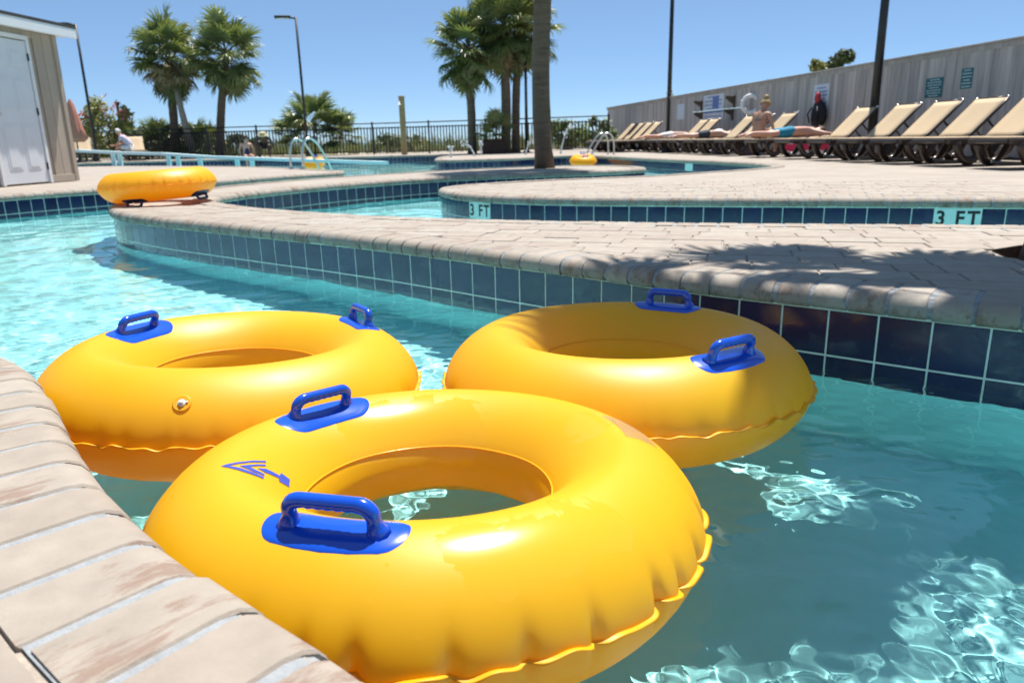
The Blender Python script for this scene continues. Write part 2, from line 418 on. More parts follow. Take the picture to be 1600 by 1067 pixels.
def add_pavers(deck, poly, edges, origin, ang, dist, limit=300, keep=None, cell=(.157, .157), hole=None):
    """mixed square and oblong pavers, clipped to the inside of the coping course"""
    R2 = np.array([[math.cos(ang), -math.sin(ang)], [math.sin(ang), math.cos(ang)]])
    bnd = np.concatenate([e.offset(COPE_L + .008) for e in edges]); nor = np.concatenate([np.gradient(e.P, axis=0) for e in edges]); nor /= np.linalg.norm(nor, axis=1)[:, None]; nor = np.stack([-nor[:, 1], nor[:, 0]], 1)
    rects = []
    cw, chh = cell
    for j in range(-30, 60):
        x = random.uniform(0, .1) - 12.0; 
        while x < 12:
            w = random.choice((.305, .235, .235, .157, .305, .20)); rects.append((x, j * chh, w, chh)); x += w
    cand = []
    for x, y, w, h in rects:
        c = R2 @ np.array([x + w / 2, y + h / 2]) + origin
        d = math.hypot(*c)
        if d < dist and (keep is None or keep(c)): cand.append((d, x, y, w, h, c))
    cand.sort(key=lambda q: q[0]); bed = MB(); cnt = 0
    for d, x, y, w, h, c in cand:
        if cnt >= limit: break
        dd = np.linalg.norm(bnd - c, axis=1)
        g = .0026
        cell_p = [R2 @ np.array(q) + origin for q in ((x, y), (x + w, y), (x + w, y + h), (x, y + h))]
        pp = [R2 @ np.array(q) + origin for q in ((x + g, y + g), (x + w - g, y + g), (x + w - g, y + h - g), (x + g, y + h - g))]
        near = np.where(dd < .45)[0]
        if len(near) == 0:
            if not poly_in(c, poly): continue
        else:
            used = sorted(near, key=lambda i: dd[i])[:1]
            # also clip with a second, separate stretch of edge if near
            far_i = [i for i in near if abs(i - used[0]) > 60]
            if far_i: used.append(min(far_i, key=lambda i: dd[i]))
            for i in used:
                pp = clip_half(pp, bnd[i], nor[i]) if len(pp) > 2 else pp
                cell_p = clip_half(cell_p, bnd[i] - nor[i] * .012, nor[i]) if len(cell_p) > 2 else cell_p
        if hole is not None and np.linalg.norm(c - PIT) < PIT_R + .2:
            if len(pp) < 3: continue
            if all(np.linalg.norm(q - PIT) < PIT_R for q in pp): continue
            ds = [max(np.dot(q - PIT, (hole[i] + hole[(i + 1) % 8]) / 2 - PIT) for q in pp) for i in range(8)]
            i = int(np.argmax(ds)); m_ = (hole[i] + hole[(i + 1) % 8]) / 2; nrm = (m_ - PIT) / np.linalg.norm(m_ - PIT)
            if min(np.linalg.norm(q - PIT) for q in pp + [c]) < PIT_R / math.cos(math.pi / 8):
                pp = clip_half(pp, m_ + nrm * .003, nrm); cell_p = clip_half(cell_p, m_, nrm) if len(cell_p) > 2 else cell_p
        if len(pp) < 3 or area(pp) < .002: continue
        cc = sum(pp) / len(pp); b = .005
        loc = [q - cc for q in pp]; nn = len(loc)
        def ins(P, k): return [p * max(0.2, 1 - k / max(.02, np.linalg.norm(p))) for p in P]
        zj = random.uniform(-.0025, .0015)
        V = [(p[0], p[1], -.02) for p in loc] + [(p[0], p[1], -.005) for p in loc] + [(p[0], p[1], -.0005) for p in ins(loc, b)] + [(p[0], p[1], 0) for p in ins(loc, b * 2.2)]
        F = [(k * nn + i, k * nn + (i + 1) % nn, (k + 1) * nn + (i + 1) % nn, (k + 1) * nn + i) for k in range(3) for i in range(nn)] + [tuple(range(3 * nn, 4 * nn))]
        o = obj('paver', MB().add(V, F), M_PAV, deck, smooth=True, M=Matrix.Translation((cc[0], cc[1], zj)) @ Matrix.Rotation(random.uniform(-.006, .006), 4, 'X') @ Matrix.Rotation(random.uniform(-.006, .006), 4, 'Y') @ Matrix.Rotation(random.uniform(-.008, .008), 4, 'Z'))
        o.data.set_sharp_from_angle(angle=R_(60))
        bed.add([(p[0], p[1], -.0072) for p in cell_p], [tuple(range(len(cell_p)))]); cnt += 1
    if bed.v: obj('joint_sand_bed', bed, M_JOINT, deck)
    return cnt

# ---- foreground deck where the photographer crouches
eD = Edge([(.75, -.55), (.42, -.1), (.16, .28), (0.0, .49), (-.10, .59), (-.21, .675), (-.34, .775), (-.49, .905), (-.63, 1.05), (-.73, 1.17), (-.83, 1.29), (-.95, 1.455), (-1.06, 1.60), (-1.21, 1.76), (-1.36, 1.88), (-1.62, 2.02), (-2.1, 2.15), (-2.8, 2.2)])
deck, rg = deck_body('pool_deck', [eD, (-6, 2.2), (-6, -3), (.75, -3)]); deck['label'] = 'foreground deck of cream bricks along the bottom left'
add_coping(deck, eD); add_tiles(deck, eD, near=3)
add_pavers(deck, rg, [eD], np.array([-.9, .5]), math.atan2(.34 - .56, .36 - .0) + .25, 3.0, 90)
# ---- the long curved island with the palm
eA1 = Edge([(5.5, 2.8), (4.5, 3.3), (2.71, 3.91), (1.28, 4.31), (.86, 4.44), (.2, 4.68), (-.43, 4.97), (-.75, 5.14), (-1.13, 5.40), (-1.65, 5.82), (-2.09, 6.22), (-2.59, 6.82), (-2.83, 7.25), (-2.93, 7.7), (-2.87, 8.15), (-2.71, 8.6), (-2.47, 9.1), (-2.18, 9.55), (-1.68, 10.15), (-1.09, 10.72), (-.42, 11.1), (.1, 11.26), (.8, 11.45), (1.5, 11.65), (2.0, 11.95), (2.28, 12.45), (2.2, 13.1), (1.85, 13.75), (1.2, 14.15), (.4, 14.0), (-.5, 13.5), (-1.26, 12.98), (-1.99, 12.32), (-2.64, 11.6), (-3.1, 10.95), (-3.43, 10.3), (-3.69, 9.6), (-3.85, 8.6), (-3.82, 7.7), (-3.7, 7.05), (-3.5, 6.55), (-3.24, 6.14), (-2.96, 5.82), (-2.58, 5.46), (-2.1, 5.07), (-1.56, 4.64), (-1.09, 4.27), (-.66, 3.91), (-.30, 3.58), (.01, 3.29), (.27, 3.05), (.5, 2.81), (.7, 2.62), (.88, 2.48), (1.04, 2.35), (1.19, 2.23), (1.33, 2.12), (1.45, 2.03), (1.8, 1.78), (2.3, 1.45), (3.4, 1.0)])
PIT = np.array([2.23, 2.92]); PIT_R = .245
OCT = [PIT + PIT_R / math.cos(math.pi / 8) * np.array([math.cos(math.pi / 8 + k * math.pi / 4 - .29), math.sin(math.pi / 8 + k * math.pi / 4 - .29)]) for k in range(8)]
island, rgA = deck_body('pool_island', [eA1, (5.5, 1.0)], hole=OCT); island['label'] = 'curved paved island sweeping from right foreground round to the palm'
add_coping(island, eA1, near=15); add_tiles(island, eA1, near=15)
add_pavers(island, rgA, [eA1], np.array([.9, 3.6]), -.29, 7.6, 298, keep=lambda c: c[0] < 3.6 and c[1] < 6.5, hole=OCT)
# ---- far deck: near tongue with the 3 FT marks, loungers' deck, fountain tongue, back wall
eB = Edge([(8, 3.7), (5.5, 4.62), (3.68, 5.36), (2.8, 5.69), (1.77, 6.02), (1.15, 6.24), (.63, 6.42), (.08, 6.71), (-.32, 7.06), (-.55, 7.42), (-.73, 7.9), (-.78, 8.25), (-.68, 8.55), (-.45, 8.85), (-.1, 9.12), (.52, 9.45), (1.23, 9.66), (1.88, 9.88), (2.41, 10.25), (3.21, 10.83), (3.71, 11.26), (4.0, 11.6), (4.22, 12.2), (4.3, 13.0), (4.21, 13.9), (3.93, 15.25), (3.44, 16.9), (2.98, 19.0), (2.6, 20.9), (2.3, 22.0), (1.9, 22.55), (1.39, 22.4), (.81, 21.7), (.01, 20.8), (-.85, 20.6), (-1.6, 20.45), (-1.97, 20.9), (-2.15, 22.5), (-2.2, 25), (-2.0, 27.2), (-2.3, 28.6), (-3.2, 29.0), (-5.1, 28.8), (-8.4, 29.2), (-11.4, 29.7), (-14.3, 29.2), (-17, 28.0), (-24, 24)])
eB.P = eB.P[::-1].copy(); eB = Edge(eB.P[::3])
far_deck, rgB = deck_body('pool_deck', [eB, (14, 3.0), (14, 46), (-40, 46), (-40, 24)]); far_deck['label'] = 'far paved deck behind the river with the brown loungers'
def nearest_l(e, p):
    i = int(np.argmin(np.linalg.norm(e.P - np.array(p), axis=1))); return e.L[i]
lm1, lm2 = nearest_l(eB, ground(741, 312, -.05)[:2]), nearest_l(eB, ground(1481, 318, -.05)[:2])
pt = eB.len / round(eB.len / (TILE + TGAP / 2))
sl = lambda l: (math.floor(l / pt - .5) * pt + .02, math.floor(l / pt - .5) * pt + 2 * pt - .02)
s1, s2 = sl(lm1), sl(lm2)
add_coping(far_deck, eB, near=12); add_tiles(far_deck, eB, near=15, skip=(s1, s2))
for s_ in (s1, s2): marker(far_deck, eB, (s_[0] + s_[1]) / 2)
lm3 = nearest_l(eB, ground(1075, 252, -.03)[:2]); m3 = marker(far_deck, eB, lm3, .3, txt=None, inset=.022); m3['label'] = 'blank pale aqua tile on the far pool wall'
add_pavers(far_deck, rgB, [eB], np.array([1.5, 7.5]), -.29, 9.5, 298, keep=lambda c: c[0] < 4.6)
# ---- far left deck in front of the shed
eE = Edge([(-3.0, 13.6), (-3.25, 14.3), (-3.9, 15.2), (-5.52, 17.5), (-7.1, 19.2), (-9.97, 21.4), (-13, 23), (-22, 23)][::-1] + [])
eE = Edge([(-9.5, 3.5), (-7.2, 6.6), (-6.3, 8.1), (-5.89, 8.80), (-5.71, 9.13), (-5.5, 9.45), (-5.2, 9.85), (-4.75, 10.5), (-4.33, 11.25), (-3.95, 12.1), (-3.5, 12.75), (-3.18, 13.2), (-2.98, 13.65), (-3.1, 14.25), (-3.67, 14.95), (-5.5, 17.6), (-7.1, 19.2), (-9.97, 21.4), (-13, 22.6), (-22, 22.6)])
left_deck, rgE = deck_body('pool_deck', [eE, (-22, 3.5)]); left_deck['label'] = 'left paved deck in front of the beige shed'
add_coping(left_deck, eE, near=14); add_tiles(left_deck, eE, near=15)

# ---- pool floor and water
mb = MB().add([(-40, -6, FLOOR_Z), (30, -6, FLOOR_Z), (30, 46, FLOOR_Z), (-40, 46, FLOOR_Z)], [(0, 1, 2, 3)])
floor = struct(obj('pool_floor', mb, M_PLASTER))
def wave_height(x, y):
    h = np.zeros_like(x); r = np.random.default_rng(3)
    for lam, amp, n in ((1.7, .0030, 5), (.75, .0022, 7), (.36, .0013, 9), (.17, .00058, 10), (.085, .00034, 14), (.052, .00017, 12)):
        for _ in range(n):
            a = r.normal(-.9, 1.0); k = 2 * math.pi / (lam * r.uniform(.75, 1.3)); ph = r.uniform(0, 6.28); A = amp * r.uniform(.5, 1.2) * .72
            u = (x * math.cos(a) + y * math.sin(a)) * k + ph + .6 * np.sin((x * math.sin(a) - y * math.cos(a)) * k * .31 + ph * 2)
            h += A * np.sin(u)
    return h
def build_water():
    th = np.radians(np.concatenate([np.arange(-30, 46, 2.0), np.arange(46, 134, .27), np.arange(134, 211, 2.0)])); rr = [.28]
    while rr[-1] < 48: rr.append(rr[-1] * (1.0052 if rr[-1] < 7 else 1.008 if rr[-1] < 14 else 1.014))
    rr = np.array(rr); X = rr[:, None] * np.cos(th)[None]; Y = rr[:, None] * np.sin(th)[None] * 1.0
    H = wave_height(X, Y) * np.clip(1.15 - rr / 60, .6, 1)[:, None]
    V = np.stack([X, Y, H + WATER_Z], -1).reshape(-1, 3); a, b = X.shape
    I = np.arange(a * b).reshape(a, b); Q = np.stack([I[:-1, :-1], I[1:, :-1], I[1:, 1:], I[:-1, 1:]], -1).reshape(-1, 4)
    me = bpy.data.meshes.new('pool_water'); me.vertices.add(len(V)); me.vertices.foreach_set('co', V.ravel().astype(np.float32))
    me.loops.add(len(Q) * 4); me.loops.foreach_set('vertex_index', Q.ravel().astype(np.int32))
    me.polygons.add(len(Q)); me.polygons.foreach_set('loop_start', np.arange(0, len(Q) * 4, 4, dtype=np.int32)); me.polygons.foreach_set('loop_total', np.full(len(Q), 4, np.int32))
    me.polygons.foreach_set('use_smooth', [True] * len(Q)); me.materials.append(M_WATER); me.update(calc_edges=True); me.validate()
    return struct(link('pool_water', me))
water = build_water()
water.cycles.is_caustics_caster = True
floor.cycles.is_caustics_receiver = True
for o in (deck, island, far_deck, left_deck): o.cycles.is_caustics_receiver = True
# ================================================================ inflatable rings
WET_BLOBS = []
def _blob(th, ph, sx):
    th, ph = R_(th), R_(ph); r = .3736 + .149 * math.cos(ph); WET_BLOBS.append(((r * math.cos(th), r * math.sin(th), .1444 * math.sin(ph)), sx))
for q_ in ((122, 130, (11, 9, 9)), (103, 136, (11, 9, 9)), (84, 142, (12, 10, 9)), (-73, 62, (10, 16, 16)), (-60, 62, (10, 16, 16)), (-50, 64, (12, 16, 16)), (20, 105, (14, 14, 14))): _blob(*q_)
def m_vinyl(name, wet=0.0, tone=1.0):
    m, t, b = newmat(name); o = t.nodes['Material Output']; v = coords(t, 'Object')
    f = noise(t, v, 2.2, 3)
    c = ramp(t, [(.3, (.92 * tone, .55 * tone, .005)), (.7, (.94 * tone, .59 * tone, .008))], f).outputs[0]
    t.links.new(c, b.inputs['Base Color'])
    rough = ramp(t, [(.3, .40), (.7, .48)], noise(t, v, 5, 5)).outputs[0]
    if wet:
        # films of water lying on the vinyl, with ragged edges
        w1 = noise(t, v, 15, 4, .6, .8); blobs = None
        for (bx, by, bz), sc in WET_BLOBS:
            sb = N(t, 'ShaderNodeVectorMath', operation='SUBTRACT', i_1=(bx, by, bz)); t.links.new(v, sb.inputs[0])
            ml = N(t, 'ShaderNodeVectorMath', operation='MULTIPLY', i_1=sc); t.links.new(sb.outputs[0], ml.inputs[0])
            ln = N(t, 'ShaderNodeVectorMath', operation='LENGTH'); t.links.new(ml.outputs[0], ln.inputs[0])
            if blobs is None: blobs = ln.outputs['Value']
            else:
                mn = N(t, 'ShaderNodeMath', operation='MINIMUM'); t.links.new(blobs, mn.inputs[0]); t.links.new(ln.outputs['Value'], mn.inputs[1]); blobs = mn.outputs[0]
        a = N(t, 'ShaderNodeMath', operation='MULTIPLY_ADD', i_1=-1.6); t.links.new(w1, a.inputs[0]); t.links.new(blobs, a.inputs[2])
        msk = ramp(t, [(.02, 1), (.05, 0)], a.outputs[0]).outputs[0]
        drops = N(t, 'ShaderNodeTexVoronoi', feature='F1'); drops.inputs['Scale'].default_value = 42; t.links.new(v, drops.inputs['Vector'])
        dm = ramp(t, [(.10, 1), (.16, 0)], drops.outputs['Distance']).outputs[0]
        dsel = ramp(t, [(.58, 0), (.60, 1)], noise(t, v, 7, 2)).outputs[0]
        dd = mix(t, 1.0, dm, dsel, 'MULTIPLY')
        both = mix(t, 1.0, msk, dd, 'LIGHTEN')
        rough = mix(t, both, rough, (.20, .20, .20))
        c2 = mix(t, both, c, (.95, .60, .03)); t.links.new(c2, b.inputs['Base Color'])
        bp = bump(t, b, both, .15, .0006)
    t.links.new(rough, b.inputs['Roughness']); b.inputs['Specular IOR Level'].default_value = .7
    if not wet: bump(t, b, noise(t, v, 340, 3), .05, .001)
    tr = N(t, 'ShaderNodeBsdfTranslucent'); tr.inputs['Color'].default_value = (.98, .47, .006, 1)
    ms = N(t, 'ShaderNodeMixShader', i_0=.42); t.links.new(b.outputs[0], ms.inputs[1]); t.links.new(tr.outputs[0], ms.inputs[2]); t.links.new(ms.outputs[0], o.inputs['Surface'])
    return m
M_VINYL, M_VINYL_WET = m_vinyl('yellow_vinyl'), m_vinyl('wet_yellow_vinyl', 1.0)
M_BLUE = plain('blue_moulded_vinyl', (.004, .070, .52), .22, .12, 9, coat=.5)
M_BLUESHADE = plain('shaded_blue_handle', (.008, .014, .055), .4, .1, 9)  # handle blue darkened: shade under the tilted ring put into the colour
M_CLEAR = plain('milky_valve_plastic', (.72, .68, .62), .2, .06, 30)
def m_print(name, col, al=.92):
    m = plain(name, col, .45, .1, 60); t = m.node_tree; b = t.nodes['Principled BSDF']; b.inputs['Alpha'].default_value = al; return m
M_PRINT = m_print('blue_print', (.012, .06, .42))
M_FAINT = m_print('grey_print', (.16, .14, .22), .8)
IN_PH = R_(156)
class Ring:
    def __init__(s, Rm=.3736, a=.149, b=.1444, seed=1, pleat=.005, npleat=38, wob=.0035, seam_z=0.0):
        s.Rm, s.a, s.b = Rm, a, b; r = np.random.default_rng(seed); s.pl = pleat; s.wob = wob
        th = np.linspace(0, 2 * math.pi, npleat, endpoint=False) + r.uniform(-.06, .06, npleat)
        s.pt = th; s.pa = r.uniform(.35, 1.25, npleat); s.pw = r.uniform(.010, .022, npleat); s.ph = r.uniform(.5, 1.1, npleat); s.pn = npleat; s.off = r.uniform(0, 6, 6)
    def pleats(s, th):
        d = (np.asarray(th)[..., None] - s.pt + math.pi) % (2 * math.pi) - math.pi
        return (s.pa * np.exp(-(d / s.pw) ** 2)).sum(-1), (s.pa * np.exp(-(d / (s.pw * 2.2)) ** 2)).sum(-1)
    def seam_wave(s, th):
        return s.wob * (np.sin(s.pn * th + s.off[0] + 1.2 * np.sin(3 * th + s.off[1])) * .8 + .5 * np.sin(s.pn * .5 * th + s.off[2]) + .3 * np.sin(s.pn * 1.7 * th + s.off[3]))
    def pos(s, th, ph, lift=0.0, detail=True):
        th, ph = np.asarray(th, float), np.asarray(ph, float)
        E = 1.22; c, sn = np.cos(ph), np.sin(ph)      # two welded sheets: slightly lens-shaped section
        c, sn = np.sign(c) * np.abs(c) ** E, np.sign(sn) * np.abs(sn) ** E
        q, z = s.a * c, s.b * sn
        k_ = 2 / E - 1; nx, nz = np.sign(c) * np.abs(c) ** k_ / s.a, np.sign(sn) * np.abs(sn) ** k_ / s.b; l = np.hypot(nx, nz) + 1e-9; nx, nz = nx / l, nz / l
        q = q + nx * lift; z = z + nz * lift
        if detail:
            pn, pw = s.pleats(th)
            ds = np.abs((ph + math.pi) % (2 * math.pi) - math.pi) * s.a      # arc length from the outer seam
            up = (((ph + math.pi) % (2 * math.pi) - math.pi) > 0)
            fall = np.exp(-(ds / (.058 * np.where(up, 1, .7))) ** 2)
            q = q - s.pl * (pw * fall * .75 + pn * np.exp(-(ds / .048) ** 2) * .8)
            z = z + s.seam_wave(th) * np.exp(-(ds / .030) ** 2)
            # the two sheets meet in a slight ridge at the inner weld
            di = np.abs(((ph + math.pi) % (2 * math.pi) - math.pi) - IN_PH) * s.a
            q = q - .002 * np.exp(-(di / .007) ** 2)
            q = q + .0018 * np.sin(3 * th + s.off[4]) + .0012 * np.sin(7 * th + s.off[5]) * c
        r = s.Rm + q
        return np.stack([r * np.cos(th), r * np.sin(th), z], -1)
    def tube(s, nt=420, npz=64):
        th = np.linspace(0, 2 * math.pi, nt, endpoint=False)
        u = np.linspace(0, 2 * math.pi, npz, endpoint=False); ph = u - .38 * np.sin(u)   # denser towards the outer seam
        P = s.pos(th[:, None] + 0 * ph[None], ph[None] + 0 * th[:, None]); V = P.reshape(-1, 3)
        I = np.arange(nt * npz).reshape(nt, npz); A, B = np.roll(I, -1, 0), np.roll(np.roll(I, -1, 0), -1, 1); C = np.roll(I, -1, 1)
        F = np.stack([I, A, B, C], -1).reshape(-1, 4)
        mb = MB(); mb.v = [tuple(p) for p in V]; mb.f = [tuple(int(i) for i in f) for f in F]; mb.m = [0] * len(mb.f); return mb
    def fin(s, nt=420, w=.011, th=.0014):
        t = np.linspace(0, 2 * math.pi, nt, endpoint=False); base = s.pos(t, 0 * t); pn, pw = s.pleats(t)
        wv = .6 + .4 * np.sin(s.pn * t + s.off[0]) + 0 * t; ww = w * (1.0 - .45 * np.clip(pn, 0, 1.3)) * (.8 + .2 * wv)
        dz = s.seam_wave(t + .01) * .5 + .0025 * np.sin(s.pn * t * 1.0 + s.off[3])
        er = np.stack([np.cos(t), np.sin(t), 0 * t], -1); V = []
        for i in range(nt):
            b, e = base[i] - er[i] * .004, er[i]
            for rr, zz in ((0, th), (ww[i] * .6 + .004, th * .9), (ww[i] + .004, 0), (ww[i] * .6 + .004, -th * .9), (0, -th)):
                V.append(b + e * rr + np.array([0, 0, zz + dz[i] * rr / (w + .004)]))
        F = []
        for i in range(nt):
            for k in range(4):
                j = (i + 1) % nt; F.append((i * 5 + k, j * 5 + k, j * 5 + k + 1, i * 5 + k + 1))
        return MB().add(V, F)
    def inner_bead(s, nt=200):
        t = np.linspace(0, 2 * math.pi, nt, endpoint=False); p = s.pos(t, 0 * t + IN_PH)
        er = np.stack([np.cos(t), np.sin(t), 0 * t], -1); return MB().tube([q for q in p - er * .0005], .0022, 6, closed=True)
    def patch(s, polys, lift=.0012, sub=True):
        """flat print lying on the tube: polygons in (theta, phi) degrees"""
        mb = MB()
        for P in polys:
            bm = bmesh.new(); vv = [bm.verts.new((x, y, 0)) for x, y in P]; bm.faces.new(vv)
            bmesh.ops.triangulate(bm, faces=bm.faces[:]); bmesh.ops.subdivide_edges(bm, edges=bm.edges[:], cuts=1, use_grid_fill=True); bmesh.ops.triangulate(bm, faces=bm.faces[:])
            bm.verts.index_update()
            co = np.array([v.co[:] for v in bm.verts]); pp = s.pos(np.radians(co[:, 0]), np.radians(co[:, 1]), lift)
            mb.add([tuple(p) for p in pp], [tuple(v.index for v in f.verts) for f in bm.faces]); bm.free()
        return mb
    def frame(s, th, ph):
        p = s.pos(th, ph, 0, False); e = 1e-3
        T = s.pos(th + e, ph, 0, False) - p; T /= np.linalg.norm(T); B = s.pos(th, ph + e, 0, False) - p; B /= np.linalg.norm(B); n = np.cross(T, B)
        return p, T, B, (n if n @ (p - np.array([s.Rm * math.cos(th), s.Rm * math.sin(th), 0])) > 0 else -n)
    def handle(s, root, th, ph, L=.116, W=.050, span=.066, H=.043, m=None, m2=None):
        th, ph = R_(th), R_(ph); m = m or M_BLUE
        p, T, B, n = s.frame(th, ph); rr = s.Rm + s.a * math.cos(ph)
        # plate: rounded oval lying on the vinyl
        mb = MB(); nr, na = 6, 40; V = []
        prof = [(0, .0034), (.55, .0034), (.80, .0032), (.87, .0020), (.955, .0019), (1.0, .0003)]
        for k, (f, h) in enumerate(prof):
            for i in range(na):
                a = 2 * math.pi * i / na; ca, sa = math.cos(a), math.sin(a)
                x = (L - W) * (1 if ca > 0 else -1) * min(1, abs(ca) * 3) + W * ca; y = W * sa
                V.append(s.pos(th + x * f / rr, ph + y * f / (s.a), h))
        F = [(k * na + i, k * na + (i + 1) % na, (k + 1) * na + (i + 1) % na, (k + 1) * na + i) for k in range(len(prof) - 1) for i in range(na)]
        mb.add([tuple(q) for q in V], F)
        hd = obj('handle', MB(), m2 or m, root)
        # bar: two flared posts and a grip with finger waves underneath
        pts, rad = [], []; r0 = .0120
        def add(x, z, r): pts.append(tuple(p + T * x + n * z)); rad.append(r)
        add(-span - .004, -.004, r0 * 1.7); add(-span - .002, .006, r0 * 1.25); add(-span, .016, r0 * .95); add(-span, H - .020, r0 * .92)
        for k in range(1, 6):
            a = math.pi / 2 * k / 6; add(-span + .020 * (1 - math.cos(a)), H - .020 + .020 * math.sin(a), r0)
        for k in range(0, 25):
            x = -span + .020 + (2 * span - .040) * k / 24; wv = .0016 * (1 - math.cos(2 * math.pi * k / 24 * 6)) / 2; add(x, H + wv / 2, r0 - wv / 2)
        for k in range(1, 6):
            a = math.pi / 2 * (1 - k / 6); add(span - .020 * (1 - math.cos(a)), H - .020 + .020 * math.sin(a), r0)
        add(span, H - .020, r0 * .92); add(span, .016, r0 * .95); add(span + .002, .006, r0 * 1.25); add(span + .004, -.004, r0 * 1.7)
        gb = MB().tube(pts, rad, 10); bpy.data.meshes.remove(hd.data) if False else None
        hd.data = gb.mesh('handle', m2 or m, True)
        obj('handle_plate', mb, m, hd, smooth=True)
        return hd
    def valve(s, root, th, ph):
        th, ph = R_(th), R_(ph); p, T, B, n = s.frame(th, ph)
        M = Matrix(((T[0], B[0], n[0], p[0]), (T[1], B[1], n[1], p[1]), (T[2], B[2], n[2], p[2]), (0, 0, 0, 1)))
        v = obj('air_valve', MB().lathe([(.021, -.001), (.021, .0012), (.018, .0025), (.016, .0012), (.0135, .0022), (.010, .0022), (.010, .0005)], 24), M_VINYL, root, smooth=True, M=M)
        cap = MB().lathe([(.0095, -.002), (.0095, .004), (.0085, .0052), (.005, .0055), (.0042, .0085), (.003, .0095), (0, .0098)], 16)
        cap.box((.009, .002, .004), (.010, .004, .002)); obj('valve_plug', cap, M_CLEAR, v, smooth=True)
def ring_matrix(c, tx, ty, spin=0.0):
    n = Vector((tx, ty, 1)).normalized(); e1 = Vector((0, 1, 0)).cross(n).normalized(); e2 = n.cross(e1)
    return Matrix(((e1.x, e2.x, n.x, c[0]), (e1.y, e2.y, n.y, c[1]), (e1.z, e2.z, n.z, c[2]), (0, 0, 0, 1)))
GR = 'yellow inflatable rings with blue handles'
def make_ring(label, M, r, mat):
    t = thing('inflatable_ring', label, 'swim ring', M=M, group=GR)
    tb = obj('vinyl_tube', r.tube(), mat, t, smooth=True); tb.cycles.is_caustics_receiver = True
    obj('welded_seam', r.fin(), mat, t, smooth=True); obj('inner_seam', r.inner_bead(), mat, t, smooth=True); return t
r = Ring(seed=4, pleat=.0125, npleat=31, wob=.0030)
t = make_ring('wet yellow swim ring nearest the cream brick edge, with a blue arrow print', ring_matrix((-.167, 1.3151, -.2095), .007, .0694), r, M_VINYL_WET)
r.handle(t, -104.5, 83); r.handle(t, 139, 103)
LOGO = [[(-160.85, 91.6), (-163.72, 100.6), (-166.5, 107.1), (-174.67, 121.6), (-173.36, 122.2), (-165.33, 108.0), (-162.68, 102.3), (-161.2, 98.3), (-161.09, 106.5), (-160.3, 113.0), (-160.0, 123.4), (-157.6, 122.6), (-157.9, 111.5), (-159.1, 102.4)],
        [(-162.61, 106.2), (-165.7, 112.6), (-171.93, 122.7), (-170.6, 123.2), (-164.3, 113.3), (-163.45, 118.0), (-163.07, 123.9), (-161.2, 123.5), (-161.0, 115.6)],
        [(-165.37, 118.2), (-168.53, 123.8), (-170.04, 134.0), (-172.81, 134.0), (-173.66, 141.5), (-166.65, 142.9), (-164.45, 134.6), (-167.29, 133.9), (-164.94, 124.4)]]
obj('arrow_print', r.patch(LOGO), M_PRINT, t, smooth=True)
# lines of fine print on the shoulder: rows of small word bars
rows = []
for k in range(11):
    a = 36 - 2.6 * 0; x = 1.0; ph0 = 58 + k * 2.5
    while x < 22:
        w = random.uniform(.7, 2.2); rows.append([(x, ph0), (min(22.5, x + w), ph0), (min(22.5, x + w), ph0 + 1.2), (x, ph0 + 1.2)]); x += w + .45
obj('fine_print', r.patch(rows), M_FAINT, t, smooth=True)
r = Ring(seed=9, pleat=.0028, npleat=44, wob=.0026)
t = make_ring('yellow swim ring with a milky air valve, floating at the left behind the arrow ring', ring_matrix((-.8028, 2.062, -.1807), .0324, .0393), r, M_VINYL)
r.handle(t, 163.5, 106); r.handle(t, 32, 86); r.valve(t, -84.6, 43)
r = Ring(seed=15, pleat=.0036, npleat=42, wob=.0032)
t = make_ring('yellow swim ring in dappled palm shade beside the navy tile wall', ring_matrix((.3242, 2.0844, -.186), -.0018, .0263), r, M_VINYL)
r.handle(t, 57, 95); r.handle(t, -58, 76)
r = Ring(Rm=.365, a=.135, b=.130, seed=22, pleat=.0055, npleat=30, wob=.002)
t = make_ring('yellow swim ring lying tilted on its handles on the paved island', ring_matrix((-3.20, 6.93, .163), -.060, .0), r, M_VINYL)
r.handle(t, -98, -72, m=M_BLUESHADE); r.handle(t, -14, -62, m=M_BLUESHADE)
# two small ones far off in the pool
def far_ring(label, c, tx, ty, sc=1.0):
    r = Ring(Rm=.396 * sc, seed=31, pleat=.003, npleat=30, wob=.002); t = thing('inflatable_ring', label, 'swim ring', M=ring_matrix(c, tx, ty), group=GR)
    obj('vinyl_tube', r.tube(96, 28), M_VINYL, t, smooth=True); obj('welded_seam', r.fin(96), M_VINYL, t, smooth=True); r.handle(t, 90, 90); r.handle(t, -80, 95); return t
# ================================================================ land, sea
M_SAND = plain('dune_sand_and_turf', (.20, .21, .10), .95, .35, .6, bmp=.3)
m, t, b = newmat('sea_water'); v = coords(t, 'Object'); M_SEA = m
b.inputs['Base Color'].default_value = (.03, .16, .24, 1); b.inputs['Roughness'].default_value = .25
bump(t, b, noise(t, v, .25, 6), .6, .6)
xs = np.linspace(-160, 160, 65); ys = np.array([45.9, 47, 50, 54, 58, 62, 66, 72, 80, 95]); zs = [-.06, -.07, -.1, -.1, -.12, -.3, -.9, -2.0, -4.2, -6.5]
V = []; rr_ = random.Random(5)
for y, z in zip(ys, zs):
    for x in xs: V.append((x, y, z + (0 if y < 47 else .12 * math.sin(x * .31 + y) * min(1, (y - 46) / 10))))
n = len(xs); mb = MB().add(V, [(i * n + j, i * n + j + 1, (i + 1) * n + j + 1, (i + 1) * n + j) for i in range(len(ys) - 1) for j in range(n - 1)])
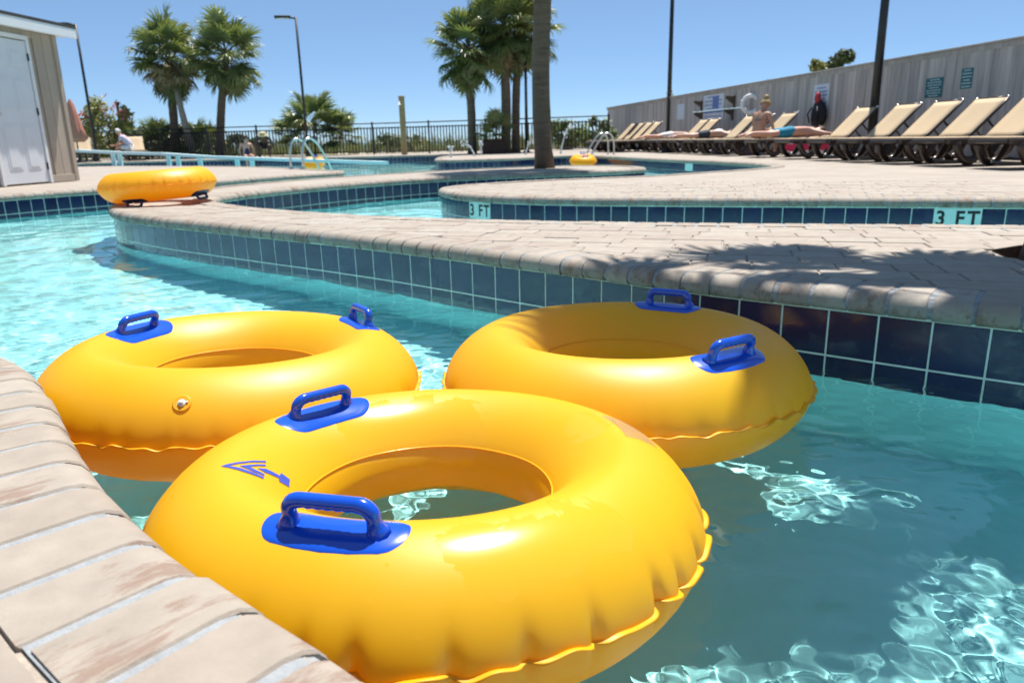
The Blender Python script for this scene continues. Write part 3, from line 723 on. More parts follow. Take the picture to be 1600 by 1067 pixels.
for a, b_ in (((-160, -60), (-40, 45.9)), ((14, -60), (160, 45.9)), ((-40, -60), (14, -6))):
    mb.add([(a[0], a[1], -.06), (b_[0], a[1], -.06), (b_[0], b_[1], -.06), (a[0], b_[1], -.06)], [(0, 1, 2, 3)])
struct(obj('dune_ground', mb, M_SAND, smooth=True))
struct(obj('sea', MB().add([(-16000, 60, -5.5), (16000, 60, -5.5), (16000, 18000, -5.5), (-16000, 18000, -5.5)], [(0, 1, 2, 3)]), M_SEA))
# tree pit in the island
M_SOIL = plain('bare_soil', (.10, .06, .035), .95, .35, 40, bmp=.6)
mb = MB(); k = len(OCT)
mb.add([(q[0], q[1], -.002) for q in OCT] + [(q[0], q[1], -.16) for q in OCT], [(i, (i + 1) % k, k + (i + 1) % k, k + i)[::-1] for i in range(k)])
mb.add([(q[0], q[1], -.10 + random.uniform(-.01, .01)) for q in OCT] + [(PIT[0], PIT[1], -.06)], [(i, (i + 1) % k, k) for i in range(k)])
struct(obj('tree_pit', mb, M_SOIL))

# ================================================================ shed
M_SIDING = plain('beige_siding', (.40, .335, .27), .8, .06, 6, bmp=.12, rnd=.05)
M_WHITE = plain('white_paint', (.76, .77, .79), .5, .04, 5)
M_DOOR = plain('white_door_paint', (.70, .72, .76), .45, .04, 4)
M_SHINGLE = plain('dark_shingle', (.05, .045, .042), .9, .3, 30, bmp=.4)
M_STEEL = plain('brushed_steel', (.62, .62, .60), .28, .08, 30, metal=1.0)
M_BLACK = plain('black_metal', (.014, .014, .016), .42, .15, 12)
A, B = Vector((-7.35, 9.55, 0)), Vector((-7.06, 12.45, 0))
ax = (B - A).normalized(); nx = Vector((ax.y, -ax.x, 0))       # nx faces the pool
SH = 2.2
Ms = Matrix(((ax.x, nx.x, 0, A.x), (ax.y, nx.y, 0, A.y), (0, 0, 1, 0), (0, 0, 0, 1)))   # x along wall, y outward
shed = thing('shed', 'beige panelled shed with a white door at the left edge', 'shed', M=Ms)
Lw = (B - A).length; depth = 2.6
mb = MB().box((Lw / 2, -depth / 2, SH / 2 + .01), (Lw, depth, SH + .02)); obj('wall', mb, M_SIDING, shed)
# vertical siding boards on the pool-side wall, each its own piece
d0, d1 = 1.31, 2.21                                              # door opening along the wall
x = 0.0
bm_ = MB().box((0, 0, 0), (.193, .018, 1), None, .003).mesh('siding_board', M_SIDING)
while x < Lw - .05:
    w = min(.2, Lw - x)
    lo = 0.06
    if x + w > d0 - .06 and x < d1 + .06: lo = 2.10
    if SH - lo > .05: link('siding_board', bm_, shed, M=Matrix.Translation((x + w / 2, .0095, (lo + SH) / 2)) @ Matrix.Diagonal((w / .2, 1, SH - lo, 1)))
    x += .2
obj('corner_trim', MB().box((Lw - .045, .026, SH / 2), (.09, .03, SH), None, .004).box((Lw + .006, -.05, SH / 2), (.03, .11, SH), None, .004), M_SIDING, shed)
obj('base_board', MB().box((d1 + (Lw - d1) / 2 - .02, .022, .055), (Lw - d1 - .14, .022, .11), None, .003), M_SIDING, shed)
# door: slab with raised six-panel mouldings, jambs, hinges, knob
door = obj('door', MB().box(((d0 + d1) / 2, .018, 1.03), (d1 - d0 - .02, .036, 2.02), None, .003), M_DOOR, shed)
for cx in (d0 + .26, d1 - .26):
    for z0, z1 in ((.22, .86), (1.02, 1.52), (1.66, 1.90)):
        pm = MB(); w, h = .27, z1 - z0; zc = (z0 + z1) / 2
        pm.box((cx, .038, zc), (w, .006, h), None, .002); pm.box((cx, .043, zc), (w - .07, .008, h - .07), None, .004); obj('door_panel', pm, M_DOOR, door)
obj('door_frame', MB().box((d0 - .035, .028, 1.06), (.06, .05, 2.12), None, .004).box((d1 + .035, .028, 1.06), (.06, .05, 2.12), None, .004).box(((d0 + d1) / 2, .028, 2.09), (d1 - d0 + .01, .05, .06), None, .004), M_WHITE, shed)
for z in (.25, 1.05, 1.82): obj('hinge', MB().box((d1 - .004, .045, z), (.012, .016, .10), None, .003).tube([(d1 - .002, .055, z - .05), (d1 - .002, .055, z + .05)], .008, 8), M_BLACK, door)
kb = MB().lathe([(.032, 0), (.032, .006), (.012, .010), (.012, .035), (.027, .045), (.030, .060), (.020, .072), (0, .075)], 16, (d0 + .07, .036, .98), Matrix.Rotation(R_(-90), 3, 'X'))
obj('knob', kb, M_STEEL, door, smooth=True)
rf = MB(); ov = .27
y0, y1 = ov, -depth - .2; zA, zB = SH + .12, SH + .32
rf.add([(-.2, y0, zA), (Lw + .20, y0, zA), (Lw + .20, y1, zB), (-.2, y1, zB), (-.2, y0, zA + .04), (Lw + .20, y0, zA + .04), (Lw + .20, y1, zB + .04), (-.2, y1, zB + .04)], [(0, 3, 2, 1), (4, 5, 6, 7), (0, 1, 5, 4), (1, 2, 6, 5), (2, 3, 7, 6), (3, 0, 4, 7)])
roof = obj('roof', rf, M_SHINGLE, shed)
obj('fascia', MB().box((Lw / 2, ov - .02, SH + .045), (Lw + .38, .03, .145), None, .004).box((Lw + .185, -depth / 2 + .06, SH + .09), (.025, depth + .34, .16), None, .004), M_WHITE, roof)
obj('soffit', MB().box((Lw / 2, ov / 2 - .02, SH + .012), (Lw + .34, ov - .03, .012)), M_WHITE, roof)

# ================================================================ wooden fence
M_WOOD = plain('weathered_grey_board', (.43, .395, .38), .85, .25, 9, bmp=.25, rnd=.2)
t = M_WOOD.node_tree
for n_ in t.nodes:
    if n_.type == 'MAPPING': n_.inputs['Scale'].default_value = (1.2, 1.2, .12)
F0, F1 = Vector((9.35, 4.6, 0)), Vector((5.02, 38.6, 0)); fd = (F1 - F0).normalized(); fn = Vector((-fd.y, fd.x, 0))   # fn towards the pool
fL = (F1 - F0).length; FH = 1.84
Mf = Matrix(((fd.x, fn.x, 0, F0.x), (fd.y, fn.y, 0, F0.y), (0, 0, 1, 0), (0, 0, 0, 1)))
wf = thing('wooden_fence', 'tall weathered grey board fence behind the brown loungers', 'fence', M=Mf)
bme = MB().box((0, 0, 0), (.138, .019, FH), None, .002).mesh('fence_board', M_WOOD)
nb = int(fL / .1435)
for i in range(nb):
    o = link('fence_board', bme, wf, M=Matrix.Translation((.072 + i * .1435, random.uniform(-.003, .003), FH / 2 + .02 + random.uniform(-.008, .008))) @ Matrix.Rotation(random.uniform(-.006, .006), 4, 'Y'))
for i in range(int(fL / 2.4) + 1): obj('fence_post', MB().box((i * 2.4, -.075, FH / 2), (.09, .09, FH), None, .004), M_WOOD, wf)
for z in (.35, 1.0, 1.62): obj('fence_rail', MB().box((fL / 2, -.03, z), (fL, .038, .09)), M_WOOD, wf)
obj('cap_board', MB().box((fL / 2, .0, FH + .045), (fL, .13, .035), None, .004).box((fL / 2, .016, FH - .02), (fL, .014, .09)), M_WOOD, wf)
def fence_pt(u):
    """where the view through column u meets the fence plane, as distance along it"""
    lo, hi = 0, fL
    def uu(s):
        p = F0 + fd * s; d = Vector((p.x, p.y, 1.2 - EYE)); w = d.dot(_F); return 800 + FPX * d.dot(_R) / w
    for _ in range(40):
        m_ = (lo + hi) / 2
        if uu(m_) > u: lo = m_
        else: hi = m_
    return lo
def on_fence(u, v):
    s = fence_pt(u); p = F0 + fd * s; return s, at(u, v, p.y).z
# ================================================================ black metal fence
FP = [(-27, 39.5), (-15.3, 34.4), (-10.5, 32.7), (-5.6, 32.3), (-1.0, 30.7), (4.75, 28.2)]
FP = spline(FP, .5); e_ = Edge(FP[::3]); HT = 1.27
bf = thing('metal_fence', 'black picket fence in front of the sea and dunes', 'fence')
npk = 240; lp = e_.len / npk
pk = MB().box((0, 0, 0), (.034, .034, 1.02)).mesh('picket', M_BLACK)
for i in range(npk):
    p, tt, nn = e_.at((i + .5) * lp)
    link('picket', pk, bf, M=Matrix.Translation((p[0], p[1], .60)) @ Matrix.Rotation(math.atan2(tt[1], tt[0]), 4, 'Z'))
for z in (.12, 1.06, HT - .02):
    obj('rail', MB().tube([(e_.at(e_.len * k / 60)[0][0], e_.at(e_.len * k / 60)[0][1], z) for k in range(61)], .022, 4), M_BLACK, bf)
npost = int(e_.len / 2.4); pm = MB().box((0, 0, HT / 2), (.065, .065, HT)).lathe([(.045, HT), (.045, HT + .02), (.02, HT + .05), (0, HT + .06)], 8).mesh('fence_post', M_BLACK)
for i in range(npost + 1):
    p, tt, nn = e_.at(e_.len * i / npost); link('fence_post', pm, bf, loc=(p[0], p[1], 0))
# ================================================================ lamp posts
def lamp_post(label, x, y, H, arm=(-1, 0), head=True, r=.055):
    t = thing('lamp_post', label, 'lamp post', (x, y, 0), group='tall black lamp posts')
    obj('base_plate', MB().lathe([(.14, 0), (.14, .03), (.09, .05), (.08, .16), (r, .20)], 12), M_BLACK, t)
    obj('pole', MB().tube([(0, 0, .02), (0, 0, H * .5), (0, 0, H)], [r * 1.05, r * .92, r * .8], 10), M_BLACK, t, smooth=True)
    if head:
        a = Vector((*arm, 0)).normalized(); h = obj('lamp_arm', MB().tube([(0, 0, H - .06), a * .25 + Vector((0, 0, H - .02))], .035, 8), M_BLACK, t)
        ang = math.atan2(a.y, a.x); c = a * .50 + Vector((0, 0, H - .01))
        obj('lamp_head', MB().box(c, (.62, .32, .10), rotz(ang), .02), M_BLACK, t)
        obj('lamp_lens', MB().box(c - Vector((0, 0, .055)), (.46, .24, .012), rotz(ang)), M_CLEAR, t)
p = at(105, 38, 30); lamp_post('black lamp post rising behind the beige shed roof', p.x + .3, 30, p.z, (-1, 0))
p = at(462, 27, 31.5); lamp_post('black lamp post standing beside the shrubby fan palms', p.x, 31.5, p.z, (-1, -.2))
p = at(820, 35, 29.3); lamp_post('black lamp post among the tall palm trunks behind the fountain', p.x, 29.3, p.z, (0, 1), r=.06)
lamp_post('black lamp post at the far end of the lounger row', 29.4 * .2095, 29.4, 7.0, (-1, 0), r=.085)
lamp_post('thick dark lamp post between the wooden fence and nearer loungers', 15.4 * .4755, 15.4, 5.5, (-1, 0), r=.085)
# short dark post beyond the flower shrub
p = at(182, 158, 34); t = thing('post', 'short dark post with a finial above the flowering shrub', 'post', (p.x, 34, 0))
obj('shaft', MB().tube([(0, 0, 0), (0, 0, p.z - .2)], .06, 8), M_BLACK, t); obj('finial', MB().lathe([(.06, p.z - .2), (.10, p.z - .18), (.10, p.z - .05), (.03, p.z), (0, p.z + .08)], 10), M_BLACK, t)
# ================================================================ shower post
M_TAN = plain('tan_timber', (.40, .26, .12), .7, .2, 8, bmp=.2)
p = at(618, 152, 29.8); t = thing('shower_post', 'square tan timber shower post by the black fence', 'shower', (p.x + .22, 29.8, 0))
obj('post', MB().box((0, 0, p.z / 2), (.20, .20, p.z), rotz(.3), .01), M_TAN, t); obj('cap', MB().box((0, 0, p.z + .015), (.23, .23, .04), rotz(.3), .01), M_TAN, t)
obj('shower_head', MB().tube([(-.05, -.10, p.z - .22), (-.06, -.2, p.z - .18), (-.06, -.26, p.z - .24)], .018, 8).lathe([(.02, .06), (.07, 0), (0, -.005)], 12, (-.06, -.27, p.z - .30)), M_WHITE, t)
# ================================================================ pool ladder rails, ramp rail
M_AQUA = plain('pale_aqua_rail_paint', (.55, .74, .78), .45, .06, 6)
def ladder(label, c, ang, H=.62, span=.42, reach=.75):
    t = thing('pool_ladder', label, 'pool ladder', c, ang, group='steel pool ladder rails')
    for s in (-1, 1):
        P = [(-.30, s * span / 2, -.0), (-.30, s * span / 2, H * .55), (-.24, s * span / 2, H * .88), (-.10, s * span / 2, H), (.06, s * span / 2, H * .9), (.25, s * span / 2, H * .45), (.5, s * span / 2, -.2), (.55, s * span / 2, -.9)]
        q = []
        for i in range(len(P) - 1):
            for k in range(4): q.append(tuple(np.array(P[i]) * (1 - k / 4) + np.array(P[i + 1]) * k / 4))
        q = np.array(q + [P[-1]])
        for _ in range(4): q[1:-1] = q[1:-1] * .5 + (q[:-2] + q[2:]) * .25
        h = obj('handrail', MB().tube([tuple(x_) for x_ in q], .024, 10), M_STEEL, t, smooth=True)
        obj('escutcheon', MB().lathe([(.055, 0), (.055, .008), (.03, .022), (.026, .022)], 14, (-.30, s * span / 2, 0)), M_STEEL, h, smooth=True)
    for z in (-.35, -.6): obj('tread', MB().box((.53, 0, z), (.1, span, .03)), M_WHITE, t)
ladder('steel ladder rails on the left deck tongue beside a small yellow ring', (-4.15, 15.9, 0), R_(50))
ladder('steel ladder rails near the far loungers', (2.72, 22.1, 0), R_(195))
pr = [at(123, 236, 23.0), at(195, 239.5, 22.4), at(255, 241, 21.9), at(330, 246, 21.0), at(400, 248.5, 20.2), at(490, 251.5, 19.2), at(603, 255, 18.2)]
t = thing('ramp_rail', 'pale aqua rail sloping down into the far pool', 'railing')
mb = MB()
for q0, q1 in zip(pr[:-1], pr[1:]):
    d = q1 - q0; L = d.length; xa = d.normalized(); ya = Vector((-xa.y, xa.x, 0)).normalized(); za = xa.cross(ya)
    mb.box((q0 + q1) / 2, (L + .004, .20, .075), Matrix((xa, ya, za)).transposed())
obj('top_rail', mb, M_AQUA, t)
for (u, D) in ((176, 22.5), (186, 22.4), (262, 21.8), (277, 21.6), (311, 21.2), (369, 20.5), (392, 20.3)):
    i = next(k for k in range(6) if True and (pr[k].x / pr[k].y) <= at(u, 240, D).x / D <= (pr[k + 1].x / pr[k + 1].y) or k == 5)
    a_, b_ = pr[i], pr[i + 1]; rx = at(u, 240, D).x / D; f = min(1, max(0, (rx * a_.y - a_.x) / ((b_.x - a_.x) - rx * (b_.y - a_.y)))); q = a_ + (b_ - a_) * f
    obj('rail_post', MB().box((q.x, q.y, (q.z - .03 - .45) / 2), (.11, .08, q.z - .03 + .45)), M_AQUA, t)
# ================================================================ fence signs, life ring, hooks
M_TEAL = plain('teal_sign', (.012, .12, .14), .5, .06, 20); M_SIGNW = plain('white_sign', (.62, .66, .74), .5, .05, 10); M_SIGNB = plain('blue_sign_print', (.10, .16, .42), .5, .1, 10); M_PALE = plain('pale_sign_lines', (.55, .66, .68), .5, .1, 10)
def sign(label, u, v0, v1, wpx, mat, mline, rows, hdr=None):
    s0, z1 = on_fence(u, v0); _, z0 = on_fence(u, v1); sa, sb = fence_pt(u + wpx / 2), fence_pt(u - wpx / 2); w = abs(sb - sa); h = z1 - z0
    M = Mf @ Matrix.Translation(((sa + sb) / 2, .014, (z0 + z1) / 2)); t = thing('sign', label, 'sign', M=M)
    obj('board', MB().box((0, 0, 0), (w, .008, h), None, .002), mat, t)
    mb = MB(); rl = random.Random(int(u))
    for k in range(rows):
        y = h * (.40 - .8 * k / max(1, rows - 1)); x = -w * .40; end = w * (.40 if k % 3 else .28)
        if k % 3 == 0: x = -w * .28
        while x < end:
            q = min(end - x, w * rl.uniform(.05, .14)); mb.box((x + q / 2, .005, y), (q, .0012, h * .34 / rows)); x += q + w * .03
    if rows: obj('lettering', mb, mline, t)
    if hdr:
        hb = MB()
        for (cx, cz, ww, hh) in hdr: hb.box((cx * w, .0048, cz * h), (ww * w, .0012, hh * h))
        obj('colour_block', hb, M_SIGNB, t)
    return t
sign('small teal notice with pale lettering, nearer the thick lamp post', 1460, 122, 153, 27, M_TEAL, M_PALE, 7)
sign('narrow teal notice on the fence, right of the other teal notice', 1510, 107, 139, 18, M_TEAL, M_PALE, 6)
sign('tall white notice behind the hanging backpack', 1283, 132, 190, 24, M_SIGNW, M_SIGNB, 9)
sign('white and blue pool rules board between wooden hooks', 1115, 148, 186, 32, M_SIGNW, M_SIGNB, 6, [(-.12, .18, .3, .5), (0, -.18, 1, .10)])
sign('small plain white panel on the far fence', 1064, 163, 187, 11, M_SIGNW, M_SIGNB, 0)
s0, zc = on_fence(1178, 163); _, zt = on_fence(1178, 146); rr0 = (zt - zc)
t = thing('life_ring', 'white life ring hung on the grey fence', 'life ring', M=Mf @ Matrix.Translation((s0, .10, zc)) @ Matrix.Rotation(R_(90), 4, 'X') @ Matrix.Rotation(.9, 4, 'Y'))
M_RED = plain('red_fabric', (.45, .03, .04), .6, .1, 20)
obj('ring_body', MB().tube([(math.cos(a) * rr0 * .78, math.sin(a) * rr0 * .78, 0) for a in np.linspace(0, 2 * math.pi, 28, endpoint=False)], rr0 * .22, 10, closed=True), M_WHITE, t, smooth=True)
for k in range(4):
    a = k * math.pi / 2 + .4; obj('strap', MB().tube([(math.cos(a) * rr0 * .78 + math.cos(q) * rr0 * .235 * math.cos(a), math.sin(a) * rr0 * .78 + math.cos(q) * rr0 * .235 * math.sin(a), math.sin(q) * rr0 * .235) for q in np.linspace(0, 2 * math.pi, 12, endpoint=False)], .012, 4, closed=True), M_SIGNW, t)
t = thing('rope', 'white throw rope looped on the fence beside the life ring', 'rope', M=Mf)
sA, zA_ = on_fence(1160, 172); sB, zB_ = on_fence(1168, 184); sC, zC_ = on_fence(1172, 160); obj('line', MB().tube([(sC, .06, zC_), ((sA + sC) / 2, .05, (zA_ + zC_) / 2 - .05), (sA, .05, zA_), ((sA + sB) / 2, .06, zB_ - .02), (sB, .05, zB_)], .013, 6), M_WHITE, t, smooth=True)
M_BROWNW = plain('brown_timber', (.10, .075, .05), .8, .2, 14)
def hook(label, u, v0, v1):
    s0, z1 = on_fence(u, v0); _, z0 = on_fence(u, v1); t = thing('wall_hook', label, 'hook', M=Mf @ Matrix.Translation((s0, 0, (z0 + z1) / 2)), group='timber rescue pole hooks'); h = z1 - z0
    obj('back_block', MB().box((0, .035, 0), (.10, .05, h), None, .006), M_BROWNW, t)
    obj('bracket', MB().add([(-.03, .06, h * .45), (.03, .06, h * .45), (.03, .30, h * .5), (-.03, .30, h * .5), (-.03, .06, -h * .1), (.03, .06, -h * .1), (.03, .30, h * .32), (-.03, .30, h * .32)], [(0, 1, 2, 3), (7, 6, 5, 4), (0, 4, 5, 1), (2, 6, 7, 3), (1, 5, 6, 2), (3, 7, 4, 0)]), M_BROWNW, t)
hook('upper timber hook right of the pool rules board', 1148, 150, 172); hook('lower timber hook right of the pool rules board', 1146, 171, 188)
hook('upper timber hook left of the pool rules board', 1097, 158, 174); hook('lower timber hook left of the pool rules board', 1098, 176, 194)
t = thing('rescue_pole', 'pale blue rescue pole lying along the timber hooks', 'pole', M=Mf)
sA, zA_ = on_fence(1092, 176); sB, zB_ = on_fence(1172, 168); obj('shaft', MB().tube([(sA, .2, zA_), (sB, .2, zB_)], .016, 8), M_AQUA, t); obj('pole_tip', MB().tube([(sB, .2, zB_), (sB - .12, .2, zB_ + .01)], .022, 8), M_SIGNB, t)
# hanging backpack with a red top
s0, zt = on_fence(1288, 148); _, zb = on_fence(1288, 198); h = zt - zb
M_BAG = plain('black_bag_fabric', (.012, .011, .015), .7, .2, 30, bmp=.3)
t = thing('backpack', 'black backpack with red top hanging on the fence', 'bag', M=Mf @ Matrix.Translation((s0, .12, zb)))
bb = MB(); V = []
for k, (z, w_, d_) in enumerate(((0, .05, .04), (.06, .24, .09), (.25, .30, .13), (.5, .26, .13), (.7, .17, .10), (.82, .07, .05), (.86, .01, .01))):
    for i in range(14):
        a = 2 * math.pi * i / 14; V.append((w_ * math.cos(a) * (1 + .14 * math.sin(3 * a + k)), d_ * math.sin(a) * (1 + .1 * math.cos(2 * a + k)), z * h))
bb.add(V, [(k * 14 + i, k * 14 + (i + 1) % 14, (k + 1) * 14 + (i + 1) % 14, (k + 1) * 14 + i) for k in range(6) for i in range(14)]); obj('body', bb, M_BAG, t, smooth=True)
obj('red_hood', MB().ball((.02, .04, .88 * h), .12, 10, 7, (.8, .6, 1.3)), M_RED, t, smooth=True)
for s in (-1, 1): obj('strap', MB().tube([(s * .12, .12, .62 * h), (s * .22, .16, .4 * h), (s * .16, .13, .12 * h)], .018, 6), M_BAG, t, smooth=True)
# ================================================================ palms
def m_frond(name, c0, c1, c2):
    m, t, b = newmat(name); oi = N(t, 'ShaderNodeObjectInfo'); v = coords(t, 'Object')
    c = ramp(t, [(0, c0), (.55, c1), (1, c2)], oi.outputs['Random']).outputs[0]
    c = mix(t, 1.0, c, ramp(t, [(.3, .7), (.7, 1.35)], noise(t, v, 7, 4)).outputs[0], 'MULTIPLY')
    t.links.new(c, b.inputs['Base Color']); b.inputs['Roughness'].default_value = .38; b.inputs['Specular IOR Level'].default_value = .6
    tr = N(t, 'ShaderNodeBsdfTranslucent'); tr.inputs['Color'].default_value = (c1[0] * 1.5, c1[1] * 1.5, c1[2] * .8, 1)
    ms = N(t, 'ShaderNodeMixShader', i_0=.28); t.links.new(b.outputs[0], ms.inputs[1]); t.links.new(tr.outputs[0], ms.inputs[2]); t.links.new(ms.outputs[0], t.nodes['Material Output'].inputs['Surface']); return m
M_FROND = m_frond('palm_frond', (0.112, 0.150, 0.053), (0.158, 0.195, 0.075), (0.240, 0.247, 0.090))
M_FROND_OLD = m_frond('faded_palm_frond', (0.285, 0.210, 0.120), (0.225, 0.210, 0.105), (0.375, 0.285, 0.165))
def m_trunk():
    m, t, b = newmat('palm_trunk'); v = coords(t, 'Object'); mp = N(t, 'ShaderNodeMapping'); mp.inputs['Scale'].default_value = (3, 3, 22); t.links.new(v, mp.inputs[0])
    rings = noise(t, mp.outputs[0], 1.0, 6, .65, .4); fib = noise(t, v, 30, 5, .7)
    c = ramp(t, [(.3, (.085, .058, .037)), (.5, (.16, .112, .072)), (.72, (.225, .165, .11))], rings).outputs[0]
    c = mix(t, .35, c, ramp(t, [(.3, (.05, .037, .027)), (.7, (.18, .14, .10))], fib).outputs[0])
    t.links.new(c, b.inputs['Base Color']); b.inputs['Roughness'].default_value = .9
    a = N(t, 'ShaderNodeMath', operation='ADD'); t.links.new(rings, a.inputs[0]); t.links.new(fib, a.inputs[1]); bump(t, b, a.outputs[0], .7, .03); return m
M_TRUNK = m_trunk(); M_BOOT = plain('old_leaf_bases', (.13, .10, .065), .9, .4, 10, bmp=.4)
def fan_mesh(seed, pet=.75, R=.68, n=30, droop=.35, mat=M_FROND):
    """cabbage-palm leaf: petiole along +x, then a folded, drooping fan of narrow leaflets"""
    r = random.Random(seed); mb = MB()
    P = [Vector((pet * k / 4, 0, -.10 * (k / 4) ** 2)) for k in range(5)]
    mb.tube(P, [.017, .014, .012, .011, .009], 5, caps=False)
    tip = P[-1]
    for i in range(n):
        f = (i + .5) / n * 2 - 1; a = f * R_(128); L = R * (1 - .28 * abs(f) ** 2.2) * r.uniform(.88, 1.06)
        base = tip + Vector((.16 * (1 - abs(f)), 0, -.05 * (1 - abs(f))))          # costapalmate rib
        d = Vector((math.cos(a), math.sin(a), 0)); side = Vector((-d.y, d.x, 0)); w = L * .052
        up = .14 * (1 - abs(f)) ; pts = []
        q = base.copy(); el = up + r.uniform(-.08, .08) + (.10 if i % 2 else -.05); steps = 5; bend = droop * r.uniform(.6, 1.5)
        for k in range(steps):
            pts.append(q.copy()); q = q + (d * math.cos(el) + Vector((0, 0, math.sin(el)))) * (L / (steps - 1)); el -= bend * (k + .4) / 2.2
        ws = [w * .55, w * 1.15, w * 1.0, w * .6, w * .08]; V = []
        for k in range(steps): V += [pts[k] - side * ws[k], pts[k] + Vector((0, 0, -ws[k] * .5)), pts[k] + side * ws[k]]
        F = []
        for k in range(steps - 1): F += [(k * 3, k * 3 + 3, k * 3 + 4, k * 3 + 1), (k * 3 + 1, k * 3 + 4, k * 3 + 5, k * 3 + 2)]
        mb.add(V, F)
    return mb.mesh('frond', mat)
FANS = [fan_mesh(s, pet=.55 + .1 * (s % 3), R=.64 + .05 * (s % 2), n=34, droop=.34 + .16 * (s % 4)) for s in range(6)]
FANS_OLD = [fan_mesh(40 + s, pet=.55, R=.62, n=28, droop=.95, mat=M_FROND_OLD) for s in range(3)]
def palm(label, path, r0, r1, nf=34, size=1.0, group=None, seed=0, old=.25, boots=True, lo=-72, skip=None):
    """path: trunk centreline from the ground to the growing point"""
    rnd = random.Random(seed); base = Vector(path[0]); t = thing('palm_tree', label, 'palm tree', base, group=group)
    q = spline([tuple(Vector(p) - base) for p in path], .25) if len(path) > 2 else np.array([tuple(Vector(p) - base) for p in path])
    mb = MB(); n = len(q); rad = [(r0 * 1.18 if k == 0 else r0 + (r1 - r0) * k / (n - 1)) * (1 + .03 * rnd.uniform(-1, 1)) for k in range(n)]
    mb.tube([tuple(x) for x in q], rad, 14); obj('trunk', mb, M_TRUNK, t, smooth=True)
    top = Vector(q[-1]); cr = bpy.data.objects.new('crown', None)
    if boots:
        bb = MB()
        for k in range(34):
            a = k * 2.4 + rnd.uniform(-.3, .3); z = -.85 * size * (k / 34); rr = r1 * 1.02
            d = Vector((math.cos(a), math.sin(a), 0)); s_ = Vector((-d.y, d.x, 0)); b0 = top + d * rr + Vector((0, 0, z)); tip = b0 + d * .16 * size + Vector((0, 0, .20 * size))
            w = .055 * size; bb.add([b0 - s_ * w, b0 + s_ * w, tip + s_ * w * .45, tip - s_ * w * .45, b0 + Vector((0, 0, -.06)) + d * .03, tip + d * .02 - Vector((0, 0, .03))], [(0, 1, 2, 3), (0, 3, 5, 4), (1, 4, 5, 2), (0, 4, 1), (3, 2, 5)])
        obj('leaf_bases', bb, M_BOOT, t)
    bpy.data.objects.remove(cr)
    for i in range(nf):
        f = i / (nf - 1); el = R_(84 + (lo - 84) * f ** .85 + rnd.uniform(-9, 9)); az = i * 2.39996 + rnd.uniform(-.25, .25)
        if skip and skip(el, az): continue
        s_ = size * rnd.uniform(.86, 1.1); isold = f > 1 - old and rnd.random() < .75
        me = rnd.choice(FANS_OLD if isold else FANS)
        Mx = Matrix.Translation(top + Vector((0, 0, .10 - .28 * f * size))) @ Matrix.Rotation(az, 4, 'Z') @ Matrix.Rotation(-el, 4, 'Y') @ Matrix.Rotation(rnd.uniform(-.5, .5), 4, 'X') @ Matrix.Scale(s_, 4)
        link('frond', me, t, M=Mx)
    if size > .8:
        sp = obj('spear_leaf', MB().tube([tuple(top), tuple(top + Vector((.03, .02, .9 * size))), tuple(top + Vector((.05, .05, 1.45 * size)))], [.04, .03, .004], 6), M_FROND, t)
    return t
def far_palm(label, D, base_u, pts, r, **k):
    """trunk through points seen at (u, v), all at distance D"""
    P = [Vector((at(base_u, 238, D).x, D, -.05))] + [at(u, v, D) for u, v in pts]; return palm(label, P, r, r * .82, **k)
GP = 'cabbage palms behind the pool fence'
far_palm('left cabbage palm of the far pair, crown browning, beside a leaning pale trunk', 35.0, 275, [(271, 180), (267, 130), (264, 88)], .20, size=1.3, nf=58, seed=3, old=.42, group=GP)
far_palm('right cabbage palm of the far pair, greener with an upright spear', 34.5, 343, [(345, 180), (349, 128), (352, 84)], .19, size=1.3, nf=46, seed=8, old=.12, group=GP)
far_palm('leftmost palm of the clump behind the fountain, lower crown', 29.0, 738, [(737, 180), (733, 120), (731, 74)], .17, size=1.12, nf=50, seed=12, old=.3, group=GP)
far_palm('middle palm of the clump behind the fountain', 29.4, 790, [(791, 160), (788, 95), (786, 40)], .20, size=1.2, nf=50, seed=21, old=.15, group=GP)
far_palm('right palm of the clump behind the fountain', 29.8, 806, [(806, 160), (809, 95), (815, 42)], .17, size=1.2, nf=46, seed=27, old=.2, group=GP)
# leaning bare trunk beside the left pair
P_ = [Vector((at(302, 238, 34.4).x, 34.4, -.05)), at(292, 205, 34.4), at(284, 175, 34.4), at(275, 138, 34.6)]
t = thing('dead_tree', 'pale leaning bare trunk propped against the left palm', 'tree', P_[0]); obj('trunk', MB().tube([tuple(p - P_[0]) for p in P_], [.17, .15, .13, .11], 10), plain('pale_bark', (.33, .28, .22), .9, .25, 9, bmp=.4), t, smooth=True)
# near palm on the island (crown above the picture), and the one shading the river at the right
b0 = ground(851, 262)
palm('tall dark palm trunk rising from the island strip in the middle', [b0 + Vector((0, 0, -.02)), b0 + Vector((-.06, 0, 1.2)), b0 + Vector((.0, .02, 2.8)), b0 + Vector((.16, .05, 4.9))], .165, .13, nf=36, size=1.05, seed=31, boots=True)
palm('palm in the octagonal tree pit at the right edge', [(2.23, 2.92, -.12), (2.30, 2.93, .9), (2.27, 3.05, 1.7), (2.02, 3.40, 3.0), (1.70, 4.00, 4.25)], .155, .11, nf=14, size=.74, seed=46, boots=False, old=.15, lo=-30)

